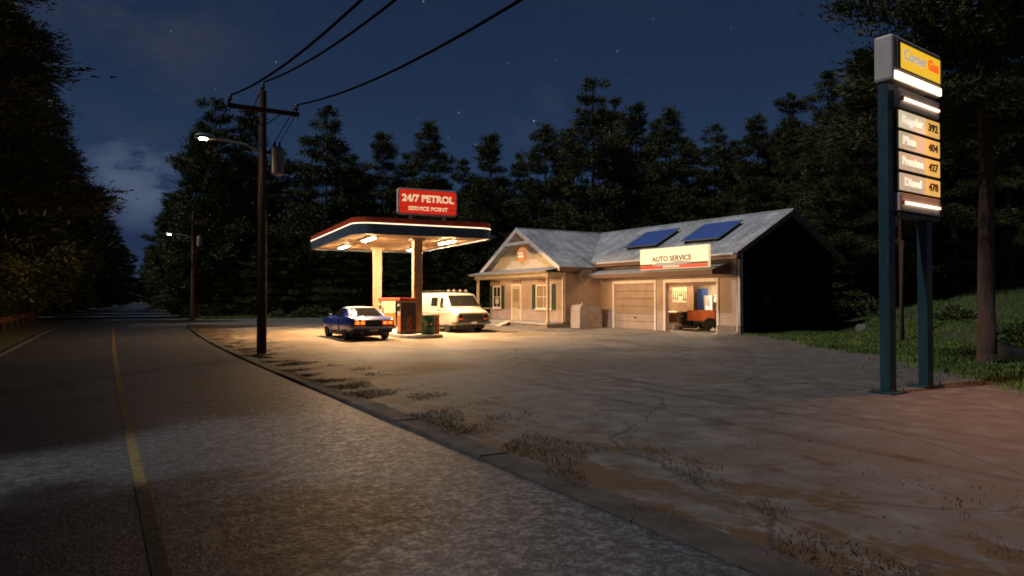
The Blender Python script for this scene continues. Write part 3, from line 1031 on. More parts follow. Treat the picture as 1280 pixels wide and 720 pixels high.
    m = MB(); m.slab([(20.9, 36.4, .03), (20.9, 35.9, .03), (21.7, 35.9, .31), (21.7, 36.4, .31)], .04)
    m.build('ramp', MT['gable'], S)
    m = MB(); m.box(22.05, 22.2, 33.0, 39.8, 3.11, 3.148); plm = m.build('porch_fill_light', MT['darkmetal'], S)  # fill light added to brighten the porch, hidden by the beam
    m = MB(); m.box(22.06, 22.19, 33.05, 39.75, 3.095, 3.108); m.build('lens', MT['porchfill'], plm)
    # rail stub on the left post
    m = MB(); m.box(px0 + .09, WX - .04, 40.42, 40.48, 1.0, 1.07)
    m.build('porch_rail', MT['porchwood'], S)
    # door and windows on the wing front (face at WX)
    m = MB(); m.box(WX - .05, WX - .002, 36.55, 37.55, .302, 2.5)
    do = m.build('door', MT['door'], S, bevel=.01)
    tag(do, 'cream panelled front door with a glazed upper half')
    m = MB()
    for (a, b, c_, d_) in ((36.7, 37.4, 1.5, 2.3),):
        m.box(WX - .06, WX - .051, a, b, c_, d_)
    m.build('door_pane', MT['litwin'], do)
    m = MB()
    m.box(WX - .058, WX - .05, 36.7, 37.4, .45, 1.0)
    m.box(WX - .075, WX - .05, 36.7, 37.4, 1.22, 1.3)
    m.build('door_panel', MT['porchwood'], do)
    m = MB(); m.tube([(WX - .05, 36.68, 1.12), (WX - .1, 36.68, 1.12)], .035, 10); m.build('handle', MT['darkmetal'], do)
    m = MB()
    m.box(WX - .075, WX - .001, 36.45, 36.55, .302, 2.6); m.box(WX - .075, WX - .001, 37.55, 37.65, .302, 2.6); m.box(WX - .075, WX - .001, 36.55, 37.55, 2.505, 2.6)
    m.build('door_frame', MT['trim'], S)
    for cy, lit, lab in ((39.55, 'darkwin', 'shuttered window left of the door'), (34.0, 'litwin', 'lit shuttered window right of the door')):
        hw = .75 if lit == 'litwin' else .45
        m = MB(); m.box(WX - .012, WX - .002, cy - hw, cy + hw, 1.15, 2.45)
        wo = m.build('window', MT[lit], S); tag(wo, lab)
        m = MB()
        m.box(WX - .05, WX - .001, cy - hw - .08, cy - hw, 1.07, 2.53); m.box(WX - .05, WX - .001, cy + hw, cy + hw + .08, 1.07, 2.53)
        m.box(WX - .05, WX - .001, cy - hw, cy + hw, 2.45, 2.53)
        m.box(WX - .05, WX - .001, cy - hw, cy + hw, 1.07, 1.15)
        m.box(WX - .035, WX - .013, cy - .02, cy + .02, 1.15, 2.45); m.box(WX - .035, WX - .013, cy - hw, cy - .021, 1.78, 1.82); m.box(WX - .035, WX - .013, cy + .021, cy + hw, 1.78, 1.82)
        m.build('frame', MT['trim'], wo)
        m = MB(); m.box(WX - .1, WX - .001, cy - hw - .15, cy + hw + .15, 1.01, 1.065); m.build('sill', MT['trim'], wo)
        for s in (-1, 1):
            m = MB()
            c0 = cy + s * (hw + .3)
            m.box(WX - .04, WX - .001, c0 - .19, c0 + .19, 1.02, 2.55)
            for k in range(14):
                m.box(WX - .052, WX - .04, c0 - .14, c0 + .14, 1.12 + k * .1, 1.18 + k * .1)
            m.build('shutter', MT['shutter'], S)
    # small poster in the left window, boards over door and right window
    m = MB(); m.box(WX - .03, WX - .014, 39.35, 39.75, 1.35, 1.7)
    o = m.build('window_card', MT['silver'], S); tag(o, 'pale blue card in the left window')
    for y0_, y1_ in ((36.6, 37.5), (33.9, 34.6), (39.2, 39.9)):
        m = MB(); m.box(WX - .06, WX - .002, y0_, y1_, 2.68, 2.86)
        m.build('name_board', MT['brownwood'], S)
    # round orange logo on the gable
    m = MB(); m.lathe([(.42, 0), (.46, .03), (.46, .13), (.42, .16)], 36, (WX - .165, 36.35, 4.43), 'x')
    lg = m.build('logo_disc', MT['logoorange'], S, smooth=True); tag(lg, 'round orange disc sign with pale stripes on the gable')
    m = MB()
    m.box(WX - .18, WX - .166, 36.05, 36.68, 4.46, 4.58); m.box(WX - .18, WX - .166, 36.05, 36.62, 4.27, 4.39)
    m.build('stripe', MT['creamletter'], lg)
    # satellite dish on the wing's side wall
    m = MB()
    prof = [(.02, .0), (.25, .03), (.42, .1), (.5, .15), (.51, .16), (.48, .155), (.25, .05), (.02, .02)]
    m.lathe(prof, 24)
    for i, v in enumerate(m.v):
        x, y, z = v
        m.v[i] = (24.15 + x, 31.72 - z * .9 - y * .35, 3.05 + y * .8 - z * .4)
    ds = m.build('satellite_dish', MT['binmetal'], S, smooth=True)
    m = MB(); m.tube([(24.15, 31.99, 2.75), (24.15, 31.8, 2.8), (24.15, 31.72, 3.0)], .03, 8); m.tube([(24.15, 31.7, 2.7), (24.15, 31.25, 2.95)], .015, 6)
    m.build('bracket', MT['darkmetal'], ds)
    # bays inside
    fl = MB(); fl.box(GX0 - .02, GX1 - T, GY0 + T, 31.8, .0, .022); fl.build('workshop_floor', MT['infloor'], S)
    iw = MB()
    iw.box(31.6, 31.7, GY0 + T + .06, 31.7, .02, 3.1)
    iw.build('workshop_wall', MT['inwall'], S)
    iw = MB(); iw.box(GX0 + T + .01, 31.7, GY0 + T + .005, GY0 + T + .05, .02, 3.1)
    iw.build('workshop_wall', MT['inwall'], S)
    iw = MB(); iw.box(29.8, 29.9, 28.75, 31.7, .02, 3.1); iw.build('workshop_partition', MT['inwood'], S)
    iw = MB(); iw.box(GX0 + T + .01, 29.8, 31.7, 31.8, .02, 3.1); iw.build('workshop_partition', MT['inwood'], S)
    ic = MB(); ic.box(GX0 + T + .01, 31.7, GY0 + T + .05, 31.8, 3.1, 3.16); ic.build('workshop_ceiling', MT['inwood'], S)
    for x_, y_ in ((30.4, 27.2), (28.2, 29.6), (27.6, 25.2)):
        b = MB(); b.box(x_ - .1, x_ + .1, y_ - .5, y_ + .5, 3.0, 3.06); b.box(x_ - .02, x_ + .02, y_ - .4, y_ - .36, 3.06, 3.1); b.box(x_ - .02, x_ + .02, y_ + .36, y_ + .4, 3.06, 3.1)
        bo = b.build('workshop_lamp', MT['whitepaint'], S)
        b = MB(); b.box(x_ - .08, x_ + .08, y_ - .48, y_ + .48, 2.985, 2.998); b.build('lens', MT['shoplamp'], bo)
    # electric meter on the right gable wall, pipe
    b = MB(); b.box(27.2, 27.5, GY0 - .1, GY0 - .004, 1.3, 1.8); b.tube([(27.35, GY0 - .05, 1.8), (27.35, GY0 - .05, 4.4)], .025, 6)
    b.build('meter_box', MT['darkmetal'], S)
shop()

# things inside the open bay
t = thing('storage_locker', (31.25, 29.3, .022), 'tall blue steel locker against the back wall of the open bay', 'locker')
m = MB(); m.box(-.25, .25, -.19, .19, .0, 2.25); m.build('body', MT['bluecab'], t, bevel=.012)
m = MB(); m.box(-.262, -.252, -.175, .175, .06, 2.2); m.build('door', MT['bluecab'], t)
m = MB(); m.box(-.28, -.262, -.15, -.12, .9, 1.1); m.build('handle', MT['chrome'], t)
t = thing('drink_fridge', (31.3, 28.78, .022), 'white upright fridge standing beside the blue locker', 'fridge')
m = MB(); m.box(-.25, .25, -.27, .27, .0, 1.85); m.build('body', MT['whitepaint'], t, bevel=.03)
m = MB(); m.box(-.275, -.252, -.26, .26, .05, 1.15); m.box(-.275, -.252, -.26, .26, 1.18, 1.82); m.build('door', MT['whitepaint'], t, bevel=.01)
m = MB(); m.box(-.31, -.275, .19, .22, .7, 1.1); m.build('handle', MT['chrome'], t)
t = thing('gas_bottle', (30.7, 28.45, .022), 'white gas bottle standing before the blue locker', 'gas bottle')
m = MB(); m.lathe([(.15, 0), (.16, .03), (.16, 1.0), (.13, 1.12), (.05, 1.2), (.04, 1.22), (.04, 1.3)], 20); m.build('cylinder', MT['whitepaint'], t, smooth=True)
m = MB(); m.tube([(0, 0, 1.3), (0, 0, 1.38)], .025, 8); m.tube([(-.05, 0, 1.36), (.05, 0, 1.36)], .012, 6); m.build('valve', MT['chrome'], t)
t = thing('tool_trailer', (27.75, 25.6, .022), 'orange box trailer on black wheels inside the open bay', 'trailer')
m = MB(); m.box(-.6, .6, -.95, .95, .52, 1.02); m.build('box', MT['orange'], t, bevel=.02)
m = MB(); m.box(-.62, .62, -.97, .97, 1.02, 1.06); m.box(-.63, -.6, -.97, .97, .5, .55); m.build('rail', MT['orange'], t)
m = MB(); m.box(-.5, .5, -.85, .85, .38, .518); m.build('chassis', MT['carblack'], t)
for yy in (-.75, .75):
    for xx in (-.35, .35):
        m = MB(); m.lathe([(.16, -.09), (.27, -.08), (.29, -.04), (.29, .04), (.27, .08), (.16, .09)], 22, (xx, yy, .29), 'y'); w_ = m.build('wheel', MT['rubber'], t, smooth=True)
        m = MB(); m.lathe([(.05, -.1), (.15, -.095), (.15, .095), (.05, .1)], 14, (xx, yy, .29), 'y'); m.build('rim', MT['rim'], w_)
t = thing('work_bench', (29.2, 30.3, .022), 'wooden workbench along the board wall in the open bay', 'bench')
m = MB(); m.box(-.45, .5, -.65, .65, .86, .93); m.build('bench_top', MT['gable'], t, bevel=.008)
for xx in (-.38, .42):
    for yy in (-.58, .58):
        m = MB(); m.box(xx - .04, xx + .04, yy - .04, yy + .04, 0, .86); m.build('leg', MT['inwood'], t)
m = MB(); m.box(-.4, .45, -.6, .6, .2, .24); m.build('shelf', MT['inwood'], t)
t = thing('tool_board', (29.77, 29.7, 1.75), 'pale board of hanging tools above the workbench', 'tool board')
m = MB(); m.box(-.03, .0, -.6, .6, -.3, .6); m.build('board', MT['porchwood'], t)
rng = random.Random(2)
for k in range(7):
    m = MB(); y_ = -.5 + k * .165; h_ = rng.uniform(.2, .5)
    m.tube([(-.045, y_, .4), (-.045, y_, .4 - h_)], .018, 6); m.box(-.06, -.035, y_ - .05, y_ + .05, .4 - h_ - .08, .4 - h_)
    m.build('hand_tool', MT['darkmetal'] if k % 2 else MT['chrome'], t)
def tyre(loc, label, upright=False, group=None, rz=0):
    t = thing('spare_tyre', loc, label, 'tyre', rz=rz, group=group)
    ax, c0 = ('x', (0, 0, .34)) if upright else ('z', (0, 0, .12))
    m = MB(); m.lathe([(.2, -.11), (.31, -.11), (.34, -.06), (.34, .06), (.31, .11), (.2, .11)], 26, c0, ax); k = m.build('tread', MT['rubber'], t, smooth=50)
    m = MB(); m.lathe([(.04, -.06), (.2, -.07), (.2, .07), (.04, .06)], 18, c0, ax); m.build('rim', MT['rim'], t)
for i_, w_ in enumerate(('lowest', 'second lowest', 'second highest', 'topmost')):
    tyre((28.3 + .02 * (i_ % 2), 27.78, .022 + i_ * .235), w_ + ' tyre of the black stack inside the open bay', group='stacked tyres in the bay')
tyre((26.55, 26.05, .022), 'black tyre lying on the open bay floor beside the pale crate')
tyre((26.9, 24.75, .022), 'black tyre standing on the open bay floor against the orange trailer', True, rz=.3)
t = thing('parts_crate', (26.35, 26.8, .022), 'low pale crate just inside the left jamb of the open bay', 'crate')
m = MB(); m.box(-.3, .3, -.35, .35, 0, .04); m.box(-.3, -.27, -.35, .35, .04, .3); m.box(.27, .3, -.35, .35, .04, .3); m.box(-.27, .27, -.35, -.32, .04, .3); m.box(-.27, .27, .32, .35, .04, .3); m.build('box', MT['trim'], t)
t = thing('creeper_board', (26.3, 25.3, .022), 'low wheeled creeper board on the open bay floor', 'creeper')
m = MB(); m.box(-.25, .25, -.5, .5, .09, .13); m.build('deck', MT['inwood'], t, bevel=.01)
for xx in (-.2, .2):
    for yy in (-.42, .42):
        m = MB(); m.lathe([(.02, -.02), (.045, -.02), (.045, .02), (.02, .02)], 12, (xx, yy, .045), 'x'); m.build('caster', MT['rubber'], t)
t = thing('floor_jack', (26.55, 24.0, .022), 'steel floor jack below the orange trailer', 'jack')
m = MB(); m.box(-.12, .12, -.3, .3, .05, .13); m.box(-.06, .06, .05, .25, .13, .2); m.build('body', MT['silver'], t, bevel=.01)
m = MB(); m.tube([(0, -.25, .12), (0, -.75, .5)], .018, 8); m.build('handle', MT['chrome'], t)
t = thing('paint_shelf', (31.35, 28.0, .022), 'steel shelf of cans in the right corner of the open bay', 'shelf')
for zz in (.3, .85, 1.4):
    m = MB(); m.box(-.2, .2, -.45, .45, zz, zz + .03); m.build('shelf_board', MT['darkmetal'], t)
for xx in (-.18, .18):
    for yy in (-.43, .43):
        m = MB(); m.box(xx - .02, xx + .02, yy - .02, yy + .02, 0, 1.9); m.build('upright', MT['darkmetal'], t)
canm = [MT['red'], MT['whitepaint'], MT['orange'], MT['greendrum'], MT['silver']]
for zz in (.33, .88, 1.43):
    for k in range(4):
        c = thing('paint_can', (31.3, 27.7 + k * .2, .022 + zz), 'paint can on the steel shelf in the open bay', 'can', group='cans on the workshop shelf')
        h_ = rng.uniform(.16, .3)
        m = MB(); m.lathe([(.07, 0), (.075, .01), (.075, h_), (.065, h_ + .01)], 14); m.build('body', canm[rng.randrange(5)], c, smooth=True)

# grey bin beside the wing
t = thing('waste_bin', (24.0, 31.3, .012), 'large grey metal waste bin with sloping lid against the shop wall', 'bin')
m = MB()
m.slab([(-.8, -.45, 0), (.8, -.45, 0), (.8, -.45, .75), (.62, -.45, 1.25), (-.35, -.45, 1.32), (-.72, -.45, 1.3), (-.8, -.45, 1.05)], .9)
m.build('body', MT['binmetal'], t, bevel=.03)
m = MB(); m.slab([(-.6, -.47, 1.36), (.6, -.47, 1.29), (.6, .44, 1.29), (-.6, .44, 1.36)], .04); m.build('lid', MT['binmetal'], t)
m = MB()
for z_ in (.35, .7): m.box(-.78, .78, -.48, -.45, z_, z_ + .05)
m.box(-.5, -.42, -.3, -.2, 1.36, 1.5)
m.build('rib', MT['binmetal'], t)

# ------------------------------------------------------------------ fuel canopy
def rrect(hx, hy, r, n=8, cx=0, cy=0):
    pts = []
    for sx, sy, a0 in ((1, 1, 0), (-1, 1, 90), (-1, -1, 180), (1, -1, 270)):
        for k in range(n + 1):
            a = R(a0 + 90 * k / n)
            pts.append((cx + sx * (hx - r) + r * math.cos(a), cy + sy * (hy - r) + r * math.sin(a)))
    return pts

CAN = (12.43, 31.7, 0.012)
CROT = R(-5.3)
CHX, CHY = 3.1, 5.4
can = thing('fuel_canopy', CAN, 'blue and red edged filling station canopy on two cream columns', 'canopy', rz=CROT)
ZB = 4.3
def ring(mb, o, i, z0, z1):
    n = len(o)
    vs = [(x, y, z0) for x, y in o] + [(x, y, z1) for x, y in o] + [(x, y, z1) for x, y in i] + [(x, y, z0) for x, y in i]
    fs = []
    for k in range(n):
        j = (k + 1) % n
        for a in range(4):
            b = (a + 1) % 4
            fs.append((a * n + k, a * n + j, b * n + j, b * n + k))
    mb.add(vs, fs)
r0 = rrect(CHX, CHY, .8); r1 = rrect(CHX - .1, CHY - .1, .7); r2 = rrect(CHX + .015, CHY + .015, .815)
m = MB(); ring(m, r0, r1, ZB, ZB + .42); m.build('blue_fascia', MT['blue'], can, smooth=30)
m = MB(); ring(m, r2, r1, ZB + .42, ZB + .458); m.build('light_strip', MT['strip'], can, smooth=30)
m = MB(); ring(m, r0, r1, ZB + .458, ZB + .68); m.build('red_fascia', MT['red'], can, smooth=30)
m = MB(); m.prism(rrect(CHX - .104, CHY - .104, .69), ZB + .06, ZB + .12)
for k in range(1, 14):
    y_ = -CHY + k * (2 * CHY / 14)
    m.box(-CHX + .3, CHX - .3, y_ - .012, y_ + .012, ZB + .05, ZB + .06)
m.build('canopy_ceiling', MT['canopyceil'], can)
m = MB(); m.prism(rrect(CHX - .104, CHY - .104, .69), ZB + .55, ZB + .6); m.build('canopy_roof', MT['canopytop'], can)
for x_, y_ in ((-1.85, -2.6), (-1.85, 2.4), (1.85, -2.6), (1.85, 2.4)):
    m = MB(); m.box(x_ - .16, x_ + .16, y_ - .95, y_ + .95, ZB + .0, ZB + .048)
    lo = m.build('ceiling_light', MT['whitepaint'], can, bevel=.01)
    m = MB(); m.loft([[(x_ - .085, yy, ZB - .002), (x_ + .085, yy, ZB - .002), (x_ + .03, yy, ZB - .04), (x_ - .03, yy, ZB - .04)] for yy in (y_ - .85, y_ + .85)]); m.build('lens', MT['canopylamp'], lo)
PY = (-3.35, 2.85)
for y_, CX_ in zip(PY, (.16, 0.0)):
    m = MB(); m.box(CX_ - .2, CX_ + .2, y_ - .16, y_ + .16, .15, ZB + .05)
    po = m.build('column', MT['polepaint'], can, bevel=.015)
    m = MB(); m.box(CX_ - .26, CX_ + .26, y_ - .22, y_ + .22, .14, .2); m.build('base_plate', MT['darkmetal'], po)
    m = MB(); m.box(CX_ - .3, CX_ + .3, y_ - .26, y_ + .26, ZB - .03, ZB + .045); m.build('column_head', MT['polepaint'], po)
# sign on the edge of the canopy
sg = rrect(1.32, .55, .12, 5)
sy = -CHY + .28
def face(mb, poly, y0, y1, cx, cz):
    mb.slab([(cx + x, y0, cz + z) for x, z in poly], y1 - y0)
SCX = .06
m = MB(); face(m, sg, sy, sy + .2, SCX, 5.75)
so = m.build('petrol_sign', MT['trim'], can, bevel=.02); tag(so, 'red illuminated petrol sign standing on the canopy edge')
m = MB(); face(m, rrect(1.26, .49, .1, 5), sy - .012, sy - .002, SCX, 5.75); m.build('red_face', MT['redface'], so)
rx = Matrix.Rotation(R(90), 3, 'X').to_quaternion()
text('lettering', '24/7 PETROL', MT['creamletter'], so, (SCX, sy - .016, 5.88), rx, .40, 2.3, .014)
text('lettering', 'SERVICE POINT', MT['creamletter'], so, (SCX, sy - .016, 5.46), rx, .22, 1.75, .006)
for dx in (-.75, .75):
    m = MB(); m.box(SCX + dx - .06, SCX + dx + .06, sy + .05, sy + .14, ZB + .6, 5.2); m.build('sign_foot', MT['trim'], so)

# pump island
isl = thing('pump_island', (CAN[0], CAN[1], .012), 'raised oval concrete island under the canopy columns', 'island', rz=CROT)
m = MB(); m.prism(rrect(.95, 5.3, .94, 10), -.01, .15)
m.build('island_kerb', MT['island'], isl, bevel=.03)

def loc_can(x, y, z=0):
    p = Matrix.Rotation(CROT, 3, 'Z') @ Vector((x, y, 0))
    return (CAN[0] + p.x, CAN[1] + p.y, CAN[2] + z)

def pump(x, y, label, dark):
    t = thing('fuel_pump', loc_can(x, y, .15), label, 'fuel pump', rz=CROT, group='fuel pumps on the island')
    m = MB(); m.box(-.38, .38, -.26, .26, 0, .12); m.build('base', MT['pumpdark'], t, bevel=.01)
    m = MB(); m.box(-.36, .36, -.24, .24, .12, .8); m.build('lower_cabinet', MT['pumporange'], t, bevel=.015)
    m = MB(); m.box(-.36, .36, -.24, .24, .803, 1.42); m.build('upper_cabinet', MT['pumpwhite'], t, bevel=.015)
    m = MB(); m.box(-.41, .41, -.29, .29, 1.42, 1.56); m.build('cap', MT['red'], t, bevel=.03)
    for s in (-1, 1):
        m = MB(); m.box(s * .362 - .008, s * .362 + .008, -.19, .19, 1.0, 1.34); d = m.build('display', MT['darkwin'], t)
        m = MB(); m.box(s * .375 - .006, s * .375 + .006, -.14, .14, 1.2, 1.29); m.build('digits', MT['silver'], d)
        m = MB(); m.box(s * .30 - .03, s * .30 + .03, s * .245 - .045, s * .245 + .045, .75, 1.1); n_ = m.build('nozzle', MT['carblack'], t)
        m = MB(); m.tube([(s * .3, s * .3, .78), (s * .32, s * .4, .45), (s * .25, s * .42, .2), (s * .05, s * .38, .3), (-s * .1, s * .27, .6)], .018, 6); m.build('hose', MT['rubber'], t)
        if dark:
            m = MB(); m.box(-.33, .33, s * .243 - .006, s * .243 + .006, .16, 1.36); m.build('side_panel', MT['pumpdark'], t)
            m = MB(); m.box(-.05, .12, s * .252 - .004, s * .252 + .004, .16, .74); m.build('red_stripe', MT['pumporange'], t)
    return t
pump(-.5, -3.95, 'orange and cream fuel pump with red cap beside the nearer canopy column', True)
pump(.18, 1.55, 'cream fuel pump with red cap beyond the blue car, near the far canopy column', False)

def drum(x, y, m0, label, sc_=1.0):
    t = thing('oil_drum', loc_can(x, y, .15), label, 'drum', group='drums on the pump island')
    m = MB()
    prof = [(.285, 0), (.3, .015), (.295, .04), (.29, .05), (.29, .26), (.305, .28), (.29, .3), (.29, .52), (.305, .54), (.29, .56), (.29, .78), (.3, .8), (.3, .82), (.275, .82), (.27, .80)]
    m.lathe([(r * sc_, h * sc_) for r, h in prof], 28); b = m.build('barrel', m0, t, smooth=50)
    m = MB(); m.lathe([(.26 * sc_, .803 * sc_), (.26 * sc_, .807 * sc_)], 24); m.build('lid', m0, t)
    m = MB(); m.lathe([(.03, .807), (.03, .83)], 10, (.15, .05, 0)); m.build('bung', MT['chrome'], t)
    return t
g = drum(.2, -4.75, MT['greendrum'], 'green oil drum with pale marks at the near end of the pump island')
g.rotation_euler.z = R(-20)
m = MB(); m.box(-.2, -.04, -.297, -.289, .38, .5); m.box(.06, .14, -.297, -.289, .4, .5); 
m.build('marking', MT['silver'], g)
drum(.6, -4.2, MT['orangedrum'], 'rusty orange drum standing right behind the green one')

# ------------------------------------------------------------------ vehicles
def wheel(parent, x, y, r, w, side):
    m = MB(); m.lathe([(r * .62, -w / 2), (r * .93, -w / 2), (r, -w * .32), (r, w * .32), (r * .93, w / 2), (r * .62, w / 2)], 28, (x, y, r), 'x')
    wo = m.build('wheel', MT['rubber'], parent, smooth=50)
    m = MB(); m.lathe([(r * .1, -w * .42), (r * .6, -w * .38), (r * .64, -w * .46), (r * .64, w * .46), (r * .6, w * .38), (r * .1, w * .42)], 20, (x, y, r), 'x'); m.build('rim', MT['rim'], wo, smooth=50)
    m = MB(); m.lathe([(.02, -w * .47), (r * .2, -w * .44), (r * .2, w * .44), (.02, w * .47)], 14, (x, y, r), 'x'); m.build('hub', MT['chrome'], wo, smooth=50)
    return wo

def interp(st, y):
    ys = [s[0] for s in st]
    return [float(np.interp(y, ys, [s[i] for s in st])) for i in range(1, len(st[0]))]

def coupe(loc, rz, label):
    t = thing('parked_coupe', loc, label, 'car', rz=rz)
    # y, half width, bottom, crease, belt, deck
    st = [(-2.36, .84, .44, .62, .80, .83), (-2.32, .90, .40, .62, .86, .90), (-2.1, .925, .33, .62, .91, .945), (-1.7, .935, .26, .62, .945, .965), (-1.3, .94, .23, .61, .955, .965), (-.9, .93, .21, .6, .93, .95),
          (-.4, .905, .2, .59, .875, .93), (.2, .90, .2, .58, .86, .92), (.8, .915, .21, .58, .87, .92), (1.3, .93, .23, .58, .875, .905), (1.8, .92, .27, .58, .85, .88), (2.2, .88, .34, .58, .80, .83), (2.33, .84, .4, .58, .76, .79), (2.38, .78, .44, .58, .70, .73)]
    ys = np.concatenate([np.linspace(-2.36, 2.38, 40)])
    rings = []
    for y in ys:
        w, zb, zc, zt, zd = interp(st, y)
        half = [(.60 * w, zb - .02), (.88 * w, zb), (.95 * w, zb + .08), (1.0 * w, zc), (.985 * w, zc + .1), (.965 * w, zt - .06), (.93 * w, zt), (.84 * w, zt + (zd - zt) * .6), (.45 * w, zd), (.0, zd + .008)]
        ringp = [(x, y, z) for x, z in half] + [(-x, y, z) for x, z in reversed(half[:-1])]
        rings.append(ringp)
    m = MB(); m.loft(rings)
    body = m.build('body', MT['carblue'], t, smooth=40)
    c = MB()
    for s in (-1, 1):
        for y in (-1.36, 1.40):
            c.lathe([(.385, -.25), (.385, .25)], 28, (s * .92, y, .34), 'x')
    carve(body, c)
    # cabin: profile from rear glass to windscreen
    prof = [(-1.62, .93), (-.85, 1.285), (-.55, 1.315), (-.2, 1.32), (.12, 1.29), (.88, .91)]
    def halfw(z): return .83 - (z - .9) * .56
    sec = []
    for y, z in prof:
        sec.append([(-halfw(.9) , y if False else y, .88), (-halfw(z), y, z - .02), (-halfw(z) + .09, y, z), (halfw(z) - .09, y, z), (halfw(z), y, z - .02), (halfw(.9), y, .88)])
    m = MB()
    # a greenhouse loft: lower edge at the belt, upper edge at the roof line
    rings = []
    for y, z in prof:
        w1 = halfw(z)
        rings.append([(-halfw(.88), y, .86), (-w1 - .005, y, max(z - .03, .87)), (-w1 + .1, y, z), (0, y, z + .015), (w1 - .1, y, z), (w1 + .005, y, max(z - .03, .87)), (halfw(.88), y, .86)])
    m.loft(rings)
    m.build('cabin', MT['carblue'], t, smooth=40)
    # pale roof skin and rear deck
    m = MB()
    rr = []
    for y, z in prof[1:5]:
        w1 = halfw(z)
        rr.append([(-w1 - .008, y, z - .04), (-w1 + .095, y, z + .008), (0, y, z + .024), (w1 - .095, y, z + .008), (w1 + .008, y, z - .04)])
    for i in range(len(rr) - 1):
        for k in range(4):
            m.quad(rr[i][k], rr[i][k + 1], rr[i + 1][k + 1], rr[i + 1][k])
    # C pillars top skin
    m.build('roof_skin', MT['roofskin'], t, smooth=40)
    # glass
    def lerp(a, b, k): return tuple(a[i] + (b[i] - a[i]) * k for i in range(3))
    m = MB()
    n_ = Vector((0, -(1.285 - .93), .77)).normalized() * .012
    a, b = (-1.62, .93), (-.85, 1.285)
    def onrear(k, x): return (x, a[0] + (b[0] - a[0]) * k + n_.y, a[1] + (b[1] - a[1]) * k + .018 + n_.z)
    m.slab([onrear(.12, -.62), onrear(.12, .62), onrear(.92, .5), onrear(.92, -.5)], .01)
    m.build('rear_window', MT['carglass'], t)
    m = MB()
    a2, b2 = (.88, .91), (.12, 1.29)
    def onfr(k, x): return (x, a2[0] + (b2[0] - a2[0]) * k + .008, a2[1] + (b2[1] - a2[1]) * k + .03)
    m.slab([onfr(.1, .68), onfr(.1, -.68), onfr(.93, -.53), onfr(.93, .53)], .01)
    m.build('windscreen', MT['carglass'], t)
    for s in (-1, 1):
        m = MB()
        def sd(y, z): return (s * (halfw(z) + .018), y, z)
        pts = [sd(.62, .95), sd(.1, 1.235), sd(-.45, 1.265), sd(-.78, 1.2), sd(-.62, .95)]
        if s < 0: pts = pts
        m.slab(pts if s > 0 else list(reversed(pts)), .012)
        m.build('side_window', MT['carglass'], t)
        m = MB(); m.box(s * .955 - .07, s * .955 + .07, .52, .6, .93, 1.03); m.build('mirror', MT['carblue'], t, bevel=.02)
        m = MB(); m.box(s * .905 - .016, s * .905 + .016, -.52, -.505, .36, .86); m.box(s * .912 - .01, s * .912 + .012, .68, .69, .36, .86); m.build('door_gap', MT['carblack'], t)
        m = MB(); m.box(s * .915 - .012, s * .915 + .012, -.42, -.26, .72, .75); m.build('handle', MT['chrome'], t)
        m = MB(); m.box(s * .895 - .03, s * .895 + .02, -.9, .9, .21, .3); m.build('sill_trim', MT['carblack'], t)
    # rear
    m = MB(); m.box(-.84, .84, -2.385, -2.33, .585, .83); m.build('rear_panel', MT['carblack'], t, bevel=.02)
    for s in (-1, 1):
        for x_ in (.46, .68):
            m = MB(); m.box(s * x_ - .1, s * x_ + .1, -2.405, -2.386, .64, .78); l_ = m.build('tail_light', MT['taillamp'], t, bevel=.008)
            m = MB(); m.lathe([(.055, 0), (.05, .008)], 14, (0, 0, 0), 'y'); m.v = [(s * x_ + x, -2.407 - y, .71 + z) for x, y, z in m.v]; m.build('bulb', MT['tailhot'], l_)
    m = MB()
    m.box(-.9, .9, -2.47, -2.36, .49, .59); m.box(-.92, -.86, -2.42, -2.0, .49, .58); m.box(.86, .92, -2.42, -2.0, .49, .58)
    m.build('rear_bumper', MT['chrome'], t, bevel=.025)
    m = MB(); m.box(-.17, .17, -2.40, -2.37, .36, .475); m.build('number_plate', MT['plate'], t)
    m = MB(); m.box(-.8, .8, -2.34, -2.0, .30, .49); m.build('valance', MT['carblack'], t, bevel=.03)
    for s in (-1, 1):
        m = MB(); m.tube([(s * .5, -2.42, .30), (s * .5, -1.9, .30)], .03, 8); m.build('exhaust', MT['chrome'], t)
    # front
    m = MB(); m.box(-.74, .74, 2.33, 2.39, .5, .7); m.build('grille', MT['carblack'], t)
    m = MB(); m.box(-.86, .86, 2.36, 2.46, .42, .5); m.build('front_bumper', MT['chrome'], t, bevel=.02)
    for s in (-1, 1):
        m = MB(); m.lathe([(.08, 0), (.075, .02)], 16, (0, 0, 0), 'y'); m.v = [(s * .58 + x, 2.39 + y, .6 + z) for x, y, z in m.v]; m.build('headlight', MT['plate'], t)
    m = MB(); m.box(-.78, .78, -1.95, 1.95, .16, .3); m.build('underbody', MT['carblack'], t)
    for s in (-1, 1):
        for y in (-1.36, 1.40):
            wheel(t, s * .80, y, .335, .22, s)
    return t
coupe((9.62, 28.75, .012), R(-1.5), 'blue seventies coupe with pale roof and glowing tail lamps parked under the canopy')

